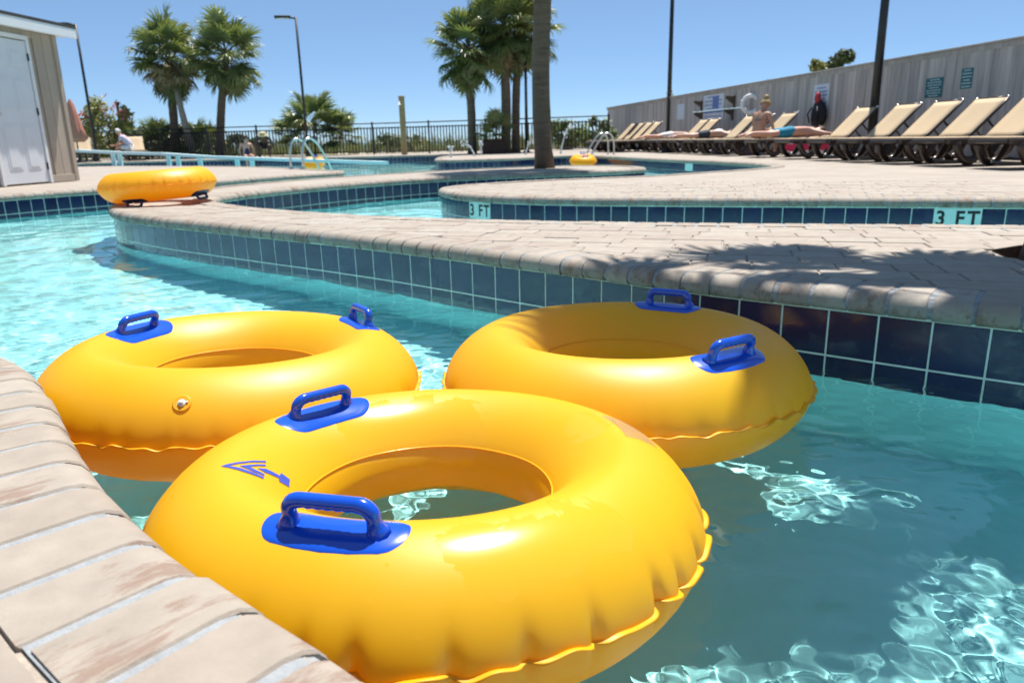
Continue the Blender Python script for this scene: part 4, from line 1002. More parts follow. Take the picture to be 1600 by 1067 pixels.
# ================================================================ shrubs
def m_leaf(name, c0, c1, tr=.25):
    m, t, b = newmat(name); v = coords(t, 'Object'); n1 = N(t, 'ShaderNodeNewGeometry')
    c = ramp(t, [(0, c0), (1, c1)], n1.outputs['Random Per Island']).outputs[0]
    c = mix(t, 1.0, c, ramp(t, [(.3, .65), (.7, 1.35)], noise(t, v, 1.6, 3)).outputs[0], 'MULTIPLY')
    t.links.new(c, b.inputs['Base Color']); b.inputs['Roughness'].default_value = .5
    trn = N(t, 'ShaderNodeBsdfTranslucent'); trn.inputs['Color'].default_value = (c1[0] * 1.3, c1[1] * 1.3, c1[2] * .8, 1)
    ms = N(t, 'ShaderNodeMixShader', i_0=tr); t.links.new(b.outputs[0], ms.inputs[1]); t.links.new(trn.outputs[0], ms.inputs[2]); t.links.new(ms.outputs[0], t.nodes['Material Output'].inputs['Surface']); return m
L_DARK = m_leaf('dark_leaves', (.03, .05, .018), (.08, .11, .04)); L_MID = m_leaf('mid_leaves', (.07, .11, .03), (.16, .20, .06)); L_BRIGHT = m_leaf('bright_leaves', (.08, .13, .025), (.17, .22, .05))
L_OLIVE = m_leaf('olive_leaves', (.16, .18, .05), (.30, .30, .11)); L_RED = m_leaf('red_blossom', (.42, .08, .07), (.55, .16, .12)); L_GRASS = m_leaf('dune_grass', (.10, .13, .05), (.22, .24, .11))
M_STEM = plain('shrub_stem', (.09, .07, .05), .9, .2, 10)
def leaves(mb, c, r, n, ls, rnd, flat=.75):
    """leaf faces spread unevenly through a lumpy volume"""
    lumps = [(Vector((rnd.gauss(0, .5), rnd.gauss(0, .5), rnd.gauss(.05, .45))), rnd.uniform(.28, .6)) for _ in range(max(5, n // 60))]
    for _ in range(n):
        lc, lr = rnd.choice(lumps)
        d = Vector((rnd.gauss(0, 1), rnd.gauss(0, 1), rnd.gauss(0, 1))).normalized() * lr * rnd.random() ** .4
        q = lc + d
        if q.length > 1.05: q = q.normalized() * rnd.uniform(.7, 1.05)
        p = Vector((c[0] + q.x * r[0], c[1] + q.y * r[1], c[2] + q.z * r[2]))
        nrm = (d.normalized() + Vector((rnd.uniform(-.7, .7), rnd.uniform(-.7, .7), rnd.uniform(-.2, .9)))).normalized()
        a = nrm.orthogonal().normalized(); a = Matrix.Rotation(rnd.uniform(0, 6.28), 3, nrm) @ a; b = nrm.cross(a); s = ls * rnd.uniform(.6, 1.3)
        mb.add([p - a * s, p - b * s * .38 - nrm * s * .1, p + a * s, p + b * s * .38 - nrm * s * .1], [(0, 1, 2, 3)])
def shrub(label, u, v0, v1, wpx, D, mat, n=500, ls=.10, group=None, seed=0, flowers=0, name='shrub', cat='shrub', zb=None):
    rnd = random.Random(seed); top = at(u, v0, D); bot = at(u, v1, D); zb = bot.z if zb is None else zb; h = top.z - zb; w = wpx / FPX * D / 2
    t = thing(name, label, cat, (top.x, D, zb), group=group)
    mb = MB(); leaves(mb, (0, 0, h * .52), (w, w * .8, h * .5), n, ls, rnd); obj('foliage', mb, mat, t)
    st = MB()
    for k in range(6): st.tube([(rnd.uniform(-.1, .1), rnd.uniform(-.1, .1), 0), (rnd.uniform(-.4, .4) * w, rnd.uniform(-.3, .3) * w, h * .4), (rnd.uniform(-.7, .7) * w, rnd.uniform(-.5, .5) * w, h * .8)], [.035, .025, .01], 5)
    obj('stem', st, M_STEM, t)
    if flowers:
        fb = MB(); leaves(fb, (0, -.1, h * .6), (w * .95, w * .8, h * .42), flowers, ls * .8, rnd); obj('blossom', fb, L_RED, t)
    return t
GS = 'shrubs on the dune beyond the fence'
shrub('pale green oleander with scattered red blossom behind the left loungers', 160, 152, 246, 78, 33.2, L_OLIVE, 1500, .13, None, 2, 150)
shrub('low dark bush between the oleander and the palms', 225, 200, 246, 110, 37, L_DARK, 900, .16, GS, 3)
shrub('dark bush at the foot of the left palm pair', 300, 194, 246, 90, 37.5, L_DARK, 900, .16, GS, 4)
shrub('round bush right of the right palm of the far pair', 372, 212, 246, 60, 37, L_DARK, 500, .14, GS, 5)
shrub('bush behind the shower post with a yellow-green top', 610, 204, 242, 66, 36, L_MID, 700, .13, GS, 7)
shrub('bush right of the shower post', 642, 213, 242, 56, 37, L_OLIVE, 500, .13, GS, 8)
shrub('bright shrub behind the fence between the near trunk and the wooden fence', 885, 184, 242, 62, 33.5, L_BRIGHT, 1000, .12, GS, 9)
shrub('bright shrub where the black fence meets the wooden fence', 932, 178, 242, 58, 34.5, L_BRIGHT, 900, .12, GS, 10)
shrub('small green shrub top showing over the far wooden fence near the lamp post', 1058, 138, 200, 34, 42, L_BRIGHT, 300, .16, GS, 11)
shrub('thin shrub top over the wooden fence left of the life ring', 1192, 120, 190, 22, 36, L_MID, 160, .14, GS, 12)
def far_tree(label, u, v0, v1, wpx, D, mat, n, seed):
    rnd = random.Random(seed); top = at(u, v0, D); bot = at(u, v1, D); w = wpx / FPX * D / 2; h = top.z - bot.z
    t = thing('tree', label, 'tree', (top.x, D, -.1)); obj('trunk', MB().tube([(0, 0, 0), (.1, 0, bot.z * .6), (0, 0, bot.z + h * .5)], [.22, .17, .08], 8), M_STEM, t, smooth=True)
    mb = MB()
    for k in range(7): leaves(mb, (rnd.uniform(-.6, .6) * w, rnd.uniform(-.5, .5) * w, bot.z + h * rnd.uniform(.3, .85)), (w * .5, w * .5, h * .33), n // 7, .13, rnd)
    obj('crown', mb, mat, t)
far_tree('dark evergreen crown rising above the wooden fence', 1318, 72, 118, 52, 38, L_DARK, 1500, 5)
far_tree('olive bush crown beside the evergreen above the wooden fence', 1284, 90, 122, 40, 38.5, L_OLIVE, 900, 6)
# dune grass: nobody could count it
rnd = random.Random(11); mb = MB()
for _ in range(5200):
    y = rnd.uniform(33.5, 44) if rnd.random() < .6 else rnd.uniform(44, 58); x = rnd.uniform(-.62 * y, .26 * y)
    if y < 34 + max(0, (-x - 14) * .42): continue
    z = 0 if y < 46 else -.1; h = rnd.uniform(.35, .85) * (1 if rnd.random() < .85 else 1.3); a = rnd.uniform(0, 6.28); w = rnd.uniform(.02, .045); lx, ly = rnd.gauss(0, .22) * h, rnd.gauss(0, .22) * h
    c, s = math.cos(a) * w, math.sin(a) * w
    mb.add([(x - c, y - s, z), (x + c, y + s, z), (x + c * .7 + lx * .4, y + s * .7 + ly * .4, z + h * .6), (x - c * .7 + lx * .4, y - s * .7 + ly * .4, z + h * .6), (x + lx, y + ly, z + h)], [(0, 1, 2, 3), (3, 2, 4)])
o = stuff(obj('dune_grass', mb, L_GRASS)); o['label'] = 'tufts of dune grass beyond the black fence'; o['category'] = 'grass'
# low fan palms beside the lamp post, small potted palm
def fan_clump(label, u, v, D, n, size, seed, old=0.0, name='fan_palm', z=None, lo=0):
    p = at(u, v, D); rnd = random.Random(seed); t = thing(name, label, 'fan palm', (p.x, D, p.z if z is None else z), group='low fan palms by the fence' if name == 'fan_palm' else None)
    obj('trunk', MB().tube([(0, 0, -.1), (0, 0, .25 * size)], [.09 * size, .06 * size], 8), M_BOOT, t)
    for i in range(n):
        az = i * 2.39996 + rnd.uniform(-.3, .3); el = R_(82 - (82 - lo) * (i / n) + rnd.uniform(-8, 8)); s = size * rnd.uniform(.8, 1.1)
        link('frond', rnd.choice(FANS), t, M=Matrix.Translation((0, 0, .2 * size)) @ Matrix.Rotation(az, 4, 'Z') @ Matrix.Rotation(-el, 4, 'Y') @ Matrix.Scale(s, 4))
    return t
fan_clump('tall fan palm clump just right of the far lamp post', 493, 205, 32.9, 22, 1.12, 4, lo=-25)
fan_clump('dark fan palm clump left of the far lamp post', 462, 215, 33.4, 18, .85, 5, lo=-30)
fan_clump('smaller fan palm right of the clump by the lamp post', 533, 215, 33.2, 18, .85, 6, lo=-40)
for k, (u, s) in enumerate(((205, .9), (250, 1.0), (300, .9), (328, .85))): fan_clump(['palmetto behind the man in the lavender shirt', 'palmetto left of the far palm pair', 'palmetto under the leaning trunk', 'palmetto at the foot of the right far palm'][k], u, 232, 35.8 if u > 240 else 37.5, 16, s, 20 + k, lo=-5)
M_BOX = plain('dark_brown_planter', (.07, .035, .02), .7, .2, 12)
p = at(772, 238, 28.6); t = thing('planter', 'dark brown planter box between the palm trunks', 'planter', (p.x, 28.6, 0))
obj('box', MB().box((0, 0, .24), (.86, .6, .48), None, .02), M_BOX, t); obj('rim', MB().box((0, 0, .49), (.94, .68, .05), None, .01), M_BOX, t); obj('soil', MB().box((0, 0, .505), (.8, .54, .02)), M_SOIL, t)
fan_clump('small dark palm growing in the brown planter', 775, 214, 28.6, 11, .72, 9, name='potted_palm', z=.5, lo=5)
# ================================================================ loungers
M_SLING = plain('beige_sling', (.46, .345, .215), .75, .05, 60, bmp=.15, rnd=.05); M_RESIN = plain('dark_brown_resin', (.035, .022, .016), .28, .15, 10)
GL = 'brown resin loungers along the wooden fence'
def make_lounger(back=46):
    t = thing('sun_lounger', '', 'lounger')
    w = .35
    fr = MB()
    for s in (-1, 1): fr.box((.98, s * w, .33), (1.92, .07, .09), None, .022)
    for x in (.03, 1.12, 1.92): fr.box((x, 0, .335), (.06, 2 * w - .05, .06), None, .016)
    obj('frame', fr, M_RESIN, t, smooth=False)
    for x0 in (.16, 1.22):
        for s in (-1, 1):
            P = [(x0, s * w, .32), (x0 + .06, s * (w + .01), .14), (x0 + .14, s * (w + .01), .045), (x0 + .24, s * (w + .01), .035), (x0 + .33, s * (w + .01), .10), (x0 + .44, s * w, .32)]
            lg = obj('leg', MB().tube([tuple(q) for q in np.concatenate([spline([p[::2] for p in P], .05), np.full((len(spline([p[::2] for p in P], .05)), 1), s * (w + .008))], 1)[:, [0, 2, 1]]], .052, 8), M_RESIN, t, smooth=True)
        obj('leg_brace', MB().box((x0 + .2, 0, .06), (.06, 2 * w, .045), None, .014), M_RESIN, t)
    # sling seat, slightly sagging
    def sheet(L, W, sag, n=8, th=.012):
        V = []
        for k in range(n + 1):
            for j in range(5):
                y = (j / 4 - .5) * W; z = -sag * (1 - (2 * j / 4 - 1) ** 2) * math.sin(math.pi * min(1, max(0, k / n)))
                V.append((L * k / n, y, z))
        m = len(V); V += [(x, y, z - th) for x, y, z in V]; F = []
        for k in range(n):
            for j in range(4):
                a = k * 5 + j; F += [(a, a + 5, a + 6, a + 1), (m + a, m + a + 1, m + a + 6, m + a + 5)]
        for k in range(n): F += [(k * 5, m + k * 5, m + k * 5 + 5, k * 5 + 5), (k * 5 + 4, k * 5 + 9, m + k * 5 + 9, m + k * 5 + 4)]
        F += [(j, j + 1, m + j + 1, m + j) for j in range(4)] + [(n * 5 + j, m + n * 5 + j, m + n * 5 + j + 1, n * 5 + j + 1) for j in range(4)]
        return MB().add(V, [f[::-1] for f in F])
    obj('seat_sling', sheet(1.10, 2 * w - .03, .02), M_SLING, t, smooth=True, loc=(.03, 0, .382))
    a = R_(back); Mb = Matrix.Translation((1.14, 0, .375)) @ Matrix.Rotation(-a, 4, 'Y')
    bk = obj('backrest', sheet(.80, 2 * w - .05, .015), M_SLING, t, smooth=True, M=Mb)
    bf_ = MB()
    for s in (-1, 1): bf_.tube([(0, s * (w - .015), -.02), (.6, s * (w - .015), -.02), (.80, s * (w - .02), -.018), (.825, s * (w - .06), -.015)], .021, 7)
    bf_.tube([(.825, -(w - .06), -.015), (.825, (w - .06), -.015)], .018, 7); obj('back_frame', bf_, M_RESIN, bk, smooth=True)
    for s in (-1, 1): obj('end_cap', MB().ball((.82, s * (w - .03), -.012), .026, 8, 6), M_STEEL, bk, smooth=True)
    if back > 15: obj('prop_strut', MB().tube([(1.14 + .48 * math.cos(a), -.2, .375 + .48 * math.sin(a) - .03), (1.14 + .66, -.2, .36)], .016, 6).tube([(1.14 + .48 * math.cos(a), .2, .375 + .48 * math.sin(a) - .03), (1.14 + .66, .2, .36)], .016, 6), M_RESIN, t, smooth=True)
    return t
fang = math.atan2(fn.y, fn.x) + math.pi       # heads towards the fence
LNG = [(9.5, 1), (10.62, 1), (11.66, 1), (12.66, 1), (13.65, 1), (14.95, 1), (16.4, 0), (18.1, 1), (19.3, 1), (20.3, 1), (21.6, 0), (22.8, 1), (23.7, 1), (24.6, 0), (25.4, 1), (26.1, 1), (26.8, 1), (27.45, 1)]
LLAB = ['nearest lounger, mostly outside the right picture edge, only its dark end showing', 'lounger whose beige back is cut off by the right picture edge', 'lounger whose raised back ends below the narrow teal notice', 'lounger whose raised back ends below the small square teal notice', 'lounger with raised back just right of the thick lamp post', 'lounger with raised back just left of the thick lamp post, by the lying man\'s hands',
        'flat lounger under the man in turquoise shorts', 'raised lounger just right of the seated woman with the bun', 'raised lounger partly hidden behind the seated woman with the bun', 'raised lounger below the white life ring', 'flat lounger carrying the person in charcoal shorts', 'nearer of the two raised loungers below the pool rules board', 'farther of the two raised loungers below the pool rules board', 'flat lounger under the pale person in white shorts',
        'rightmost of the four raised loungers at the far end of the row', 'second raised lounger left of the far lamp post, third from the row end', 'raised lounger next to the last one of the row', 'farthest lounger of the row, beside the black fence end']
def lx(y): return 5.98 - .109 * (y - 9.35) - (0 if y < 25 else .9 + .12 * (y - 25.4))
pu, pf = make_lounger(44), make_lounger(3); used = [0, 0]; LMAT = {}
for (y, up), lab in zip(LNG, LLAB):
    p_ = pu if up else pf; i = 0 if up else 1
    o = p_ if not used[i] else copy_tree(p_); used[i] = 1
    o.location = (lx(y), y, 0); o.rotation_euler = (0, 0, fang + random.uniform(-.02, .02)); o['label'] = lab; o['group'] = GL; LMAT[y] = (Vector((lx(y), y, 0)), fang)
p = at(137, 236, 31.2); q = at(226, 232, 31.6)
for pp, lab in ((p, 'beige lounger back beside the shed corner, facing the left pool'), (q, 'lounger behind the seated man in the lavender shirt')):
    o = copy_tree(pu); o.location = (pp.x + .55, 29.9, 0); o.rotation_euler = (0, 0, R_(120)); o['label'] = lab; o['group'] = 'loungers beside the left pool'
# ================================================================ people
def skin_mat(name, c): 
    m = plain(name, c, .5, .06, 14); m.node_tree.nodes['Principled BSDF'].inputs['Subsurface Weight'].default_value = .08; m.node_tree.nodes['Principled BSDF'].inputs['Subsurface Radius'].default_value = (.02, .008, .004); return m
SK_FAIR, SK_PINK, SK_TAN, SK_DARK = skin_mat('fair_skin', (.60, .36, .27)), skin_mat('pink_skin', (.58, .31, .23)), skin_mat('tanned_skin', (.40, .22, .15)), skin_mat('brown_skin', (.10, .055, .035))  # the pinkish skin is a tone of its own
def skin_mesh(name, chains, mat, parent, sub=2, M=None, root=None):
    """grow one continuous body over a jointed skeleton: chains of (point, radius); equal points are shared joints"""
    bm = bmesh.new(); lay = bm.verts.layers.skin.verify(); idx = {}
    def vert(p, r):
        k = tuple(round(x, 4) for x in p)
        if k not in idx: v = bm.verts.new(p); v[lay].radius = (r, r) if not hasattr(r, '__len__') else r; idx[k] = v
        return idx[k]
    first = None
    for ch in chains:
        vs_ = [vert(p, r) for p, r in ch]
        if first is None: first = vs_[0]
        for a, b in zip(vs_[:-1], vs_[1:]):
            if a is not b and bm.edges.get((a, b)) is None: bm.edges.new((a, b))
    first[lay].use_root = True
    me = bpy.data.meshes.new(name); bm.to_mesh(me); bm.free()
    o = bpy.data.objects.new(name, me); COL.objects.link(o)
    sk = o.modifiers.new('s', 'SKIN'); sk.use_smooth_shade = True; ss = o.modifiers.new('d', 'SUBSURF'); ss.levels = sub; ss.render_levels = sub
    dg = bpy.context.evaluated_depsgraph_get(); dg.update(); m2 = bpy.data.meshes.new_from_object(o.evaluated_get(dg)); bpy.data.objects.remove(o)
    m2.name = name; m2.materials.clear(); m2.materials.append(mat); m2.polygons.foreach_set('use_smooth', [True] * len(m2.polygons))
    return link(name, m2, parent, M=M)
def lerp(a, b, f): return tuple(a[i] + (b[i] - a[i]) * f for i in range(3))
def body(J, mat, t, k=1.0):
    """J: joint name -> point; one continuous surface from pelvis to head, hands with fingers, feet"""
    P = J; ch = []
    ch.append([(P['pelvis'], .13 * k), (P['waist'], .115 * k), (P['chest'], .135 * k), (P['neck0'], .085 * k), (P['neck'], .055 * k), (P['head0'], .075 * k), (P['head'], .095 * k), (P['crown'], .07 * k)])
    for s in 'lr':
        ch.append([(P['chest'], .135 * k), (P['sho_' + s], .062 * k), (lerp(P['sho_' + s], P['elb_' + s], .5), .048 * k), (P['elb_' + s], .038 * k), (lerp(P['elb_' + s], P['wri_' + s], .4), .037 * k), (P['wri_' + s], .026 * k), (P['han_' + s], .030 * k)])
        w, h = Vector(P['wri_' + s]), Vector(P['han_' + s]); d = (h - w).normalized(); sd = d.orthogonal().normalized()
        for q, ln in ((-.030, .055), (-.010, .075), (.010, .072), (.029, .058)):
            a = h + sd * q; ch.append([(tuple(h), .030 * k), (tuple(a + d * .03), .011), (tuple(a + d * (.03 + ln)), .008)])
        ch.append([(tuple(h), .030 * k), (tuple(h - d * .02 + sd * .05), .012), (tuple(h + d * .02 + sd * .075), .009)])
        ch.append([(P['pelvis'], .13 * k), (P['hip_' + s], .095 * k), (lerp(P['hip_' + s], P['kne_' + s], .5), .078 * k), (P['kne_' + s], .056 * k), (lerp(P['kne_' + s], P['ank_' + s], .35), .057 * k), (P['ank_' + s], .036 * k), (P['toe_' + s], .030 * k)])
    b = skin_mesh('body', ch, mat, t)
    # nose and ears as part of the head surface direction given by 'face'
    return b
def face_bits(J, mat, hairmat, t, hair='short', k=1.0):
    h = Vector(J['head']); f = (Vector(J['face']) - h).normalized(); up = (Vector(J['crown']) - Vector(J['head0'])).normalized(); up = (up - f * up.dot(f)).normalized(); s = f.cross(up)
    M3 = Matrix((s, f, up)).transposed()
    mb = MB()
    mb.ball(h + f * .098 - up * .01, .016, 6, 5)
    for q in (-1, 1): mb.ball(h + s * q * .095 - up * .01, .024, 6, 5, (.5, 1, 1.2))
    obj('nose_and_ears', mb, mat, t, smooth=True)
    eb = MB()
    for q in (-1, 1): eb.ball(h + f * .088 + s * q * .034 + up * .012, .011, 6, 4)
    eb.ball(h + f * .086 - up * .05, .014, 6, 4); obj('eyes_and_mouth', eb, plain('face_detail', (.10, .04, .035), .5), t, smooth=True)
    hb = MB(); V = []
    R = {'short': .108, 'bun': .110, 'long': .115}[hair]
    n, m = 14, 9
    for i in range(m + 1):
        th = math.pi * .60 * i / m
        for j in range(n):
            a = 2 * math.pi * j / n; d = Vector((math.sin(th) * math.cos(a), math.sin(th) * math.sin(a), math.cos(th)))
            if d.y > .35: d = Vector((d.x, .35 + (d.y - .35) * .3, d.z))
            V.append(h + up * .012 + M3 @ (d * R * (1 + .05 * math.sin(5 * a + i))))
    hb.add(V, [(i * n + j, i * n + (j + 1) % n, (i + 1) * n + (j + 1) % n, (i + 1) * n + j)[::-1] for i in range(m) for j in range(n)])
    if hair == 'bun': hb.ball(h + up * .135 - f * .06, .062, 10, 7); hb.ball(h + up * .10 - f * .05, .05, 8, 6)
    if hair == 'long':
        for q in range(-3, 4): hb.tube([h + up * .03 - f * .08 + s * q * .028, h - up * .12 - f * .10 + s * q * .034, h - up * .30 - f * .09 + s * q * .030], [.04, .038, .012], 6)
    obj('hair', hb, hairmat, t, smooth=True)
def garment(name, chains, mat, t): return skin_mesh(name, chains, mat, t)
H_BLOND, H_BROWN, H_GREY = plain('blond_hair', (.34, .22, .09), .6, .3, 60), plain('brown_hair', (.045, .025, .016), .6, .3, 60), plain('grey_hair', (.62, .60, .58), .7, .15, 60)
C_TURQ = plain('turquoise_shorts', (.01, .22, .36), .8, .25, 9); C_DARKB = plain('charcoal_shorts', (.03, .042, .06), .85, .2, 9); C_LAV = plain('lavender_shirt', (.47, .44, .56), .85, .08, 9); C_NAVY = plain('navy_swimsuit', (.02, .02, .12), .6, .1, 9); C_BLK = plain('black_clothing', (.016, .016, .02), .8, .2, 9); C_STRAW = plain('straw', (.50, .40, .22), .85, .2, 40, bmp=.4); C_MAROON = plain('dark_bikini', (.05, .015, .03), .7, .1, 9); C_WHITE = plain('white_cloth', (.66, .66, .70), .85, .06, 9)
def prone(label, y, skin, hairm, cloth, sname, k=1.0, bend=.35, shift=0.0, legspread=.13, shirt=None):
    """lying face down along the lounger: feet at its pool end"""
    o, a = LMAT[y]; t = thing('person', label, 'person', o, a); z = .45
    J = dict(pelvis=(.98 + shift, 0, z + .07), waist=(1.17 + shift, 0, z + .06), chest=(1.36 + shift, 0, z + .065), neck0=(1.50 + shift, 0, z + .06), neck=(1.56 + shift, 0, z + .06), head0=(1.61 + shift, .01, z + .06), head=(1.68 + shift, .02, z + .06), crown=(1.76 + shift, .02, z + .06), face=(1.68 + shift, .4, z + .02))
    for s, q in (('l', 1), ('r', -1)):
        J['hip_' + s] = (.92 + shift, q * .095, z + .055); J['kne_' + s] = (.47 + shift, q * legspread, z + .025); J['ank_' + s] = (.06 + shift, q * (legspread + .03), z + .03 + (.0 if q > 0 else .02)); J['toe_' + s] = (-.12 + shift, q * (legspread + .05), z - .02)
        J['sho_' + s] = (1.46 + shift, q * .19, z + .05); J['elb_' + s] = (1.62 + shift, q * .36, z - .02 + .03); J['wri_' + s] = (1.84 + shift, q * .22, z + .0); J['han_' + s] = (1.90 + shift, q * .15, z + .0)
    body(J, skin, t, k); face_bits(J, skin, hairm, t)
    ch = [[((1.08 + shift, 0, z + .068), .135 * k), ((.97 + shift, 0, z + .075), .15 * k)]]
    for s in 'lr':
        h, kn = J['hip_' + s], J['kne_' + s]; ch.append([((.97 + shift, 0, z + .075), .15 * k), (lerp(h, kn, .05), .115 * k), (lerp(h, kn, .35), .105 * k), (lerp(h, kn, .68), .098 * k)])
    garment(sname, ch, cloth, t)
    if shirt: garment('shirt', [[((1.14 + shift, 0, z + .065), .135 * k), ((1.36 + shift, 0, z + .07), .15 * k), ((1.47 + shift, 0, z + .065), .10 * k)]], shirt, t)
    return t
prone('man lying face down in turquoise patterned board shorts', 16.4, SK_PINK, H_BROWN, C_TURQ, 'shorts', 1.08, shift=-.10)
prone('person lying face down in charcoal shorts on a flat lounger', 21.6, SK_FAIR, H_BROWN, C_DARKB, 'shorts', 1.0, shift=0.05, shirt=C_WHITE)
prone('pale person in white shorts lying on the farther flat lounger', 24.6, SK_PINK, H_BLOND, C_WHITE, 'shorts', .95)
# woman with a bun, seen from behind, bending over her lap
o, a = LMAT[18.1]; t = thing('person', 'woman with a blond bun and dark bikini sitting with her back turned', 'person', (5.55, 16.98, .38), R_(35))
J = dict(pelvis=(0, 0, .10), waist=(.03, 0, .26), chest=(.08, 0, .44), neck0=(.13, 0, .57), neck=(.15, 0, .61), head0=(.17, 0, .66), head=(.20, 0, .73), crown=(.20, 0, .81), face=(.55, 0, .52))
for s, q in (('l', 1), ('r', -1)):
    J['hip_' + s] = (.04, q * .10, .09); J['kne_' + s] = (.44, q * .15, .12); J['ank_' + s] = (.46, q * .13, -.28); J['toe_' + s] = (.60, q * .15, -.34)
    J['sho_' + s] = (.10, q * .19, .53); J['elb_' + s] = (.16, q * .25, .26); J['wri_' + s] = (.36, q * .13, .20); J['han_' + s] = (.43, q * .10, .19)
body(J, SK_TAN, t, 1.0); face_bits(J, SK_TAN, H_BLOND, t, 'bun')
garment('bikini_bottom', [[((0, 0, .17), .128), ((.01, 0, .09), .15), ((.06, 0, .07), .13)]], C_MAROON, t); obj('bikini_strap', MB().tube([(.09 + .145 * math.cos(q), .15 * math.sin(q), .40) for q in np.linspace(0, 2 * math.pi, 18, endpoint=False)], .011, 5, closed=True), C_MAROON, t, smooth=True)
# old man in a lavender shirt, side-on
q = at(203, 222, 30.5); t = thing('person', 'grey-haired man in a lavender shirt leaning forward on a lounger', 'person', (q.x + .05, 30.3, .40), R_(188))
J = dict(pelvis=(-.05, 0, .12), waist=(0, 0, .27), chest=(.14, 0, .45), neck0=(.24, 0, .56), neck=(.28, 0, .60), head0=(.31, 0, .65), head=(.35, 0, .72), crown=(.36, 0, .80), face=(.7, 0, .60))
for s, q_ in (('l', 1), ('r', -1)):
    J['hip_' + s] = (0, q_ * .10, .10); J['kne_' + s] = (.42, q_ * .16, .14); J['ank_' + s] = (.44, q_ * .14, -.30); J['toe_' + s] = (.60, q_ * .16, -.37)
    J['sho_' + s] = (.19, q_ * .20, .51); J['elb_' + s] = (.33, q_ * .23, .26); J['wri_' + s] = (.55, q_ * .10, .20); J['han_' + s] = (.62, q_ * .06, .19)
body(J, SK_PINK, t); face_bits(J, SK_PINK, H_GREY, t)
ch = [[((-.04, 0, .13), .155), ((.01, 0, .27), .145), ((.13, 0, .45), .16), ((.22, 0, .55), .10)]]
for s, q_ in (('l', 1), ('r', -1)): ch.append([((.13, 0, .45), .16), (J['sho_' + s], .08), (lerp(J['sho_' + s], J['elb_' + s], .55), .066)])
garment('shirt', ch, C_LAV, t)
garment('shorts', [[((-.05, 0, .12), .15), ((0, .1, .10), .11), (lerp(J['hip_l'], J['kne_l'], .7), .095)], [((-.05, 0, .12), .15), ((0, -.1, .10), .11), (lerp(J['hip_r'], J['kne_r'], .7), .095)]], C_WHITE, t)
# long-haired woman at the pool edge
q = at(380, 230, 29.2); t = thing('person', 'long-haired woman in a navy swimsuit sitting at the far pool edge', 'person', (q.x, 29.55, .0), R_(-60))
J = dict(pelvis=(-.05, 0, .12), waist=(-.06, 0, .27), chest=(-.05, 0, .46), neck0=(-.02, 0, .58), neck=(0, 0, .62), head0=(.01, 0, .67), head=(.03, 0, .74), crown=(.03, 0, .82), face=(.4, .1, .68))
for s, q_ in (('l', 1), ('r', -1)):
    J['hip_' + s] = (0, q_ * .10, .09); J['kne_' + s] = (.42, q_ * .13, .10); J['ank_' + s] = (.46, q_ * .12, -.32); J['toe_' + s] = (.60, q_ * .13, -.40)
    J['sho_' + s] = (-.04, q_ * .18, .54); J['elb_' + s] = (-.02, q_ * .27, .30); J['wri_' + s] = (.12, q_ * .26, .08); J['han_' + s] = (.18, q_ * .26, .04)
body(J, SK_PINK, t, .95); face_bits(J, SK_PINK, H_BROWN, t, 'long')
garment('swimsuit', [[((-.02, 0, .10), .145), ((-.06, 0, .27), .122), ((-.05, 0, .44), .145)]], C_NAVY, t)
# person in a straw hat bending forward
q = at(407, 230, 29.6); t = thing('person', 'brown-skinned person in a straw hat bending forward at the pool edge', 'person', (q.x, 30.1, .0), R_(-75))
J = dict(pelvis=(-.16, 0, .52), waist=(-.05, 0, .62), chest=(.12, 0, .72), neck0=(.24, 0, .76), neck=(.29, 0, .77), head0=(.33, 0, .79), head=(.40, 0, .82), crown=(.44, 0, .89), face=(.75, 0, .68))
for s, q_ in (('l', 1), ('r', -1)):
    J['hip_' + s] = (-.14, q_ * .11, .49); J['kne_' + s] = (.20, q_ * .20, .42); J['ank_' + s] = (.02, q_ * .18, .06); J['toe_' + s] = (.17, q_ * .21, .02)
    J['sho_' + s] = (.17, q_ * .22, .72); J['elb_' + s] = (.30, q_ * .33, .48); J['wri_' + s] = (.40, q_ * .22, .28); J['han_' + s] = (.44, q_ * .18, .21)
body(J, SK_DARK, t, 1.05); face_bits(J, SK_DARK, H_BROWN, t)
garment('swim_shorts', [[((-.14, 0, .53), .155), ((-.12, .11, .49), .115), (lerp(J['hip_l'], J['kne_l'], .6), .098)], [((-.14, 0, .53), .155), ((-.12, -.11, .49), .115), (lerp(J['hip_r'], J['kne_r'], .6), .098)]], C_BLK, t)
hd = Vector(J['head']); obj('straw_hat', MB().lathe([(.21, -.005), (.20, .012), (.115, .022), (.112, .08), (.09, .105), (0, .11)], 20, hd + Vector((.01, 0, .05)), Matrix.Rotation(.35, 3, 'Y')), C_STRAW, t, smooth=True)
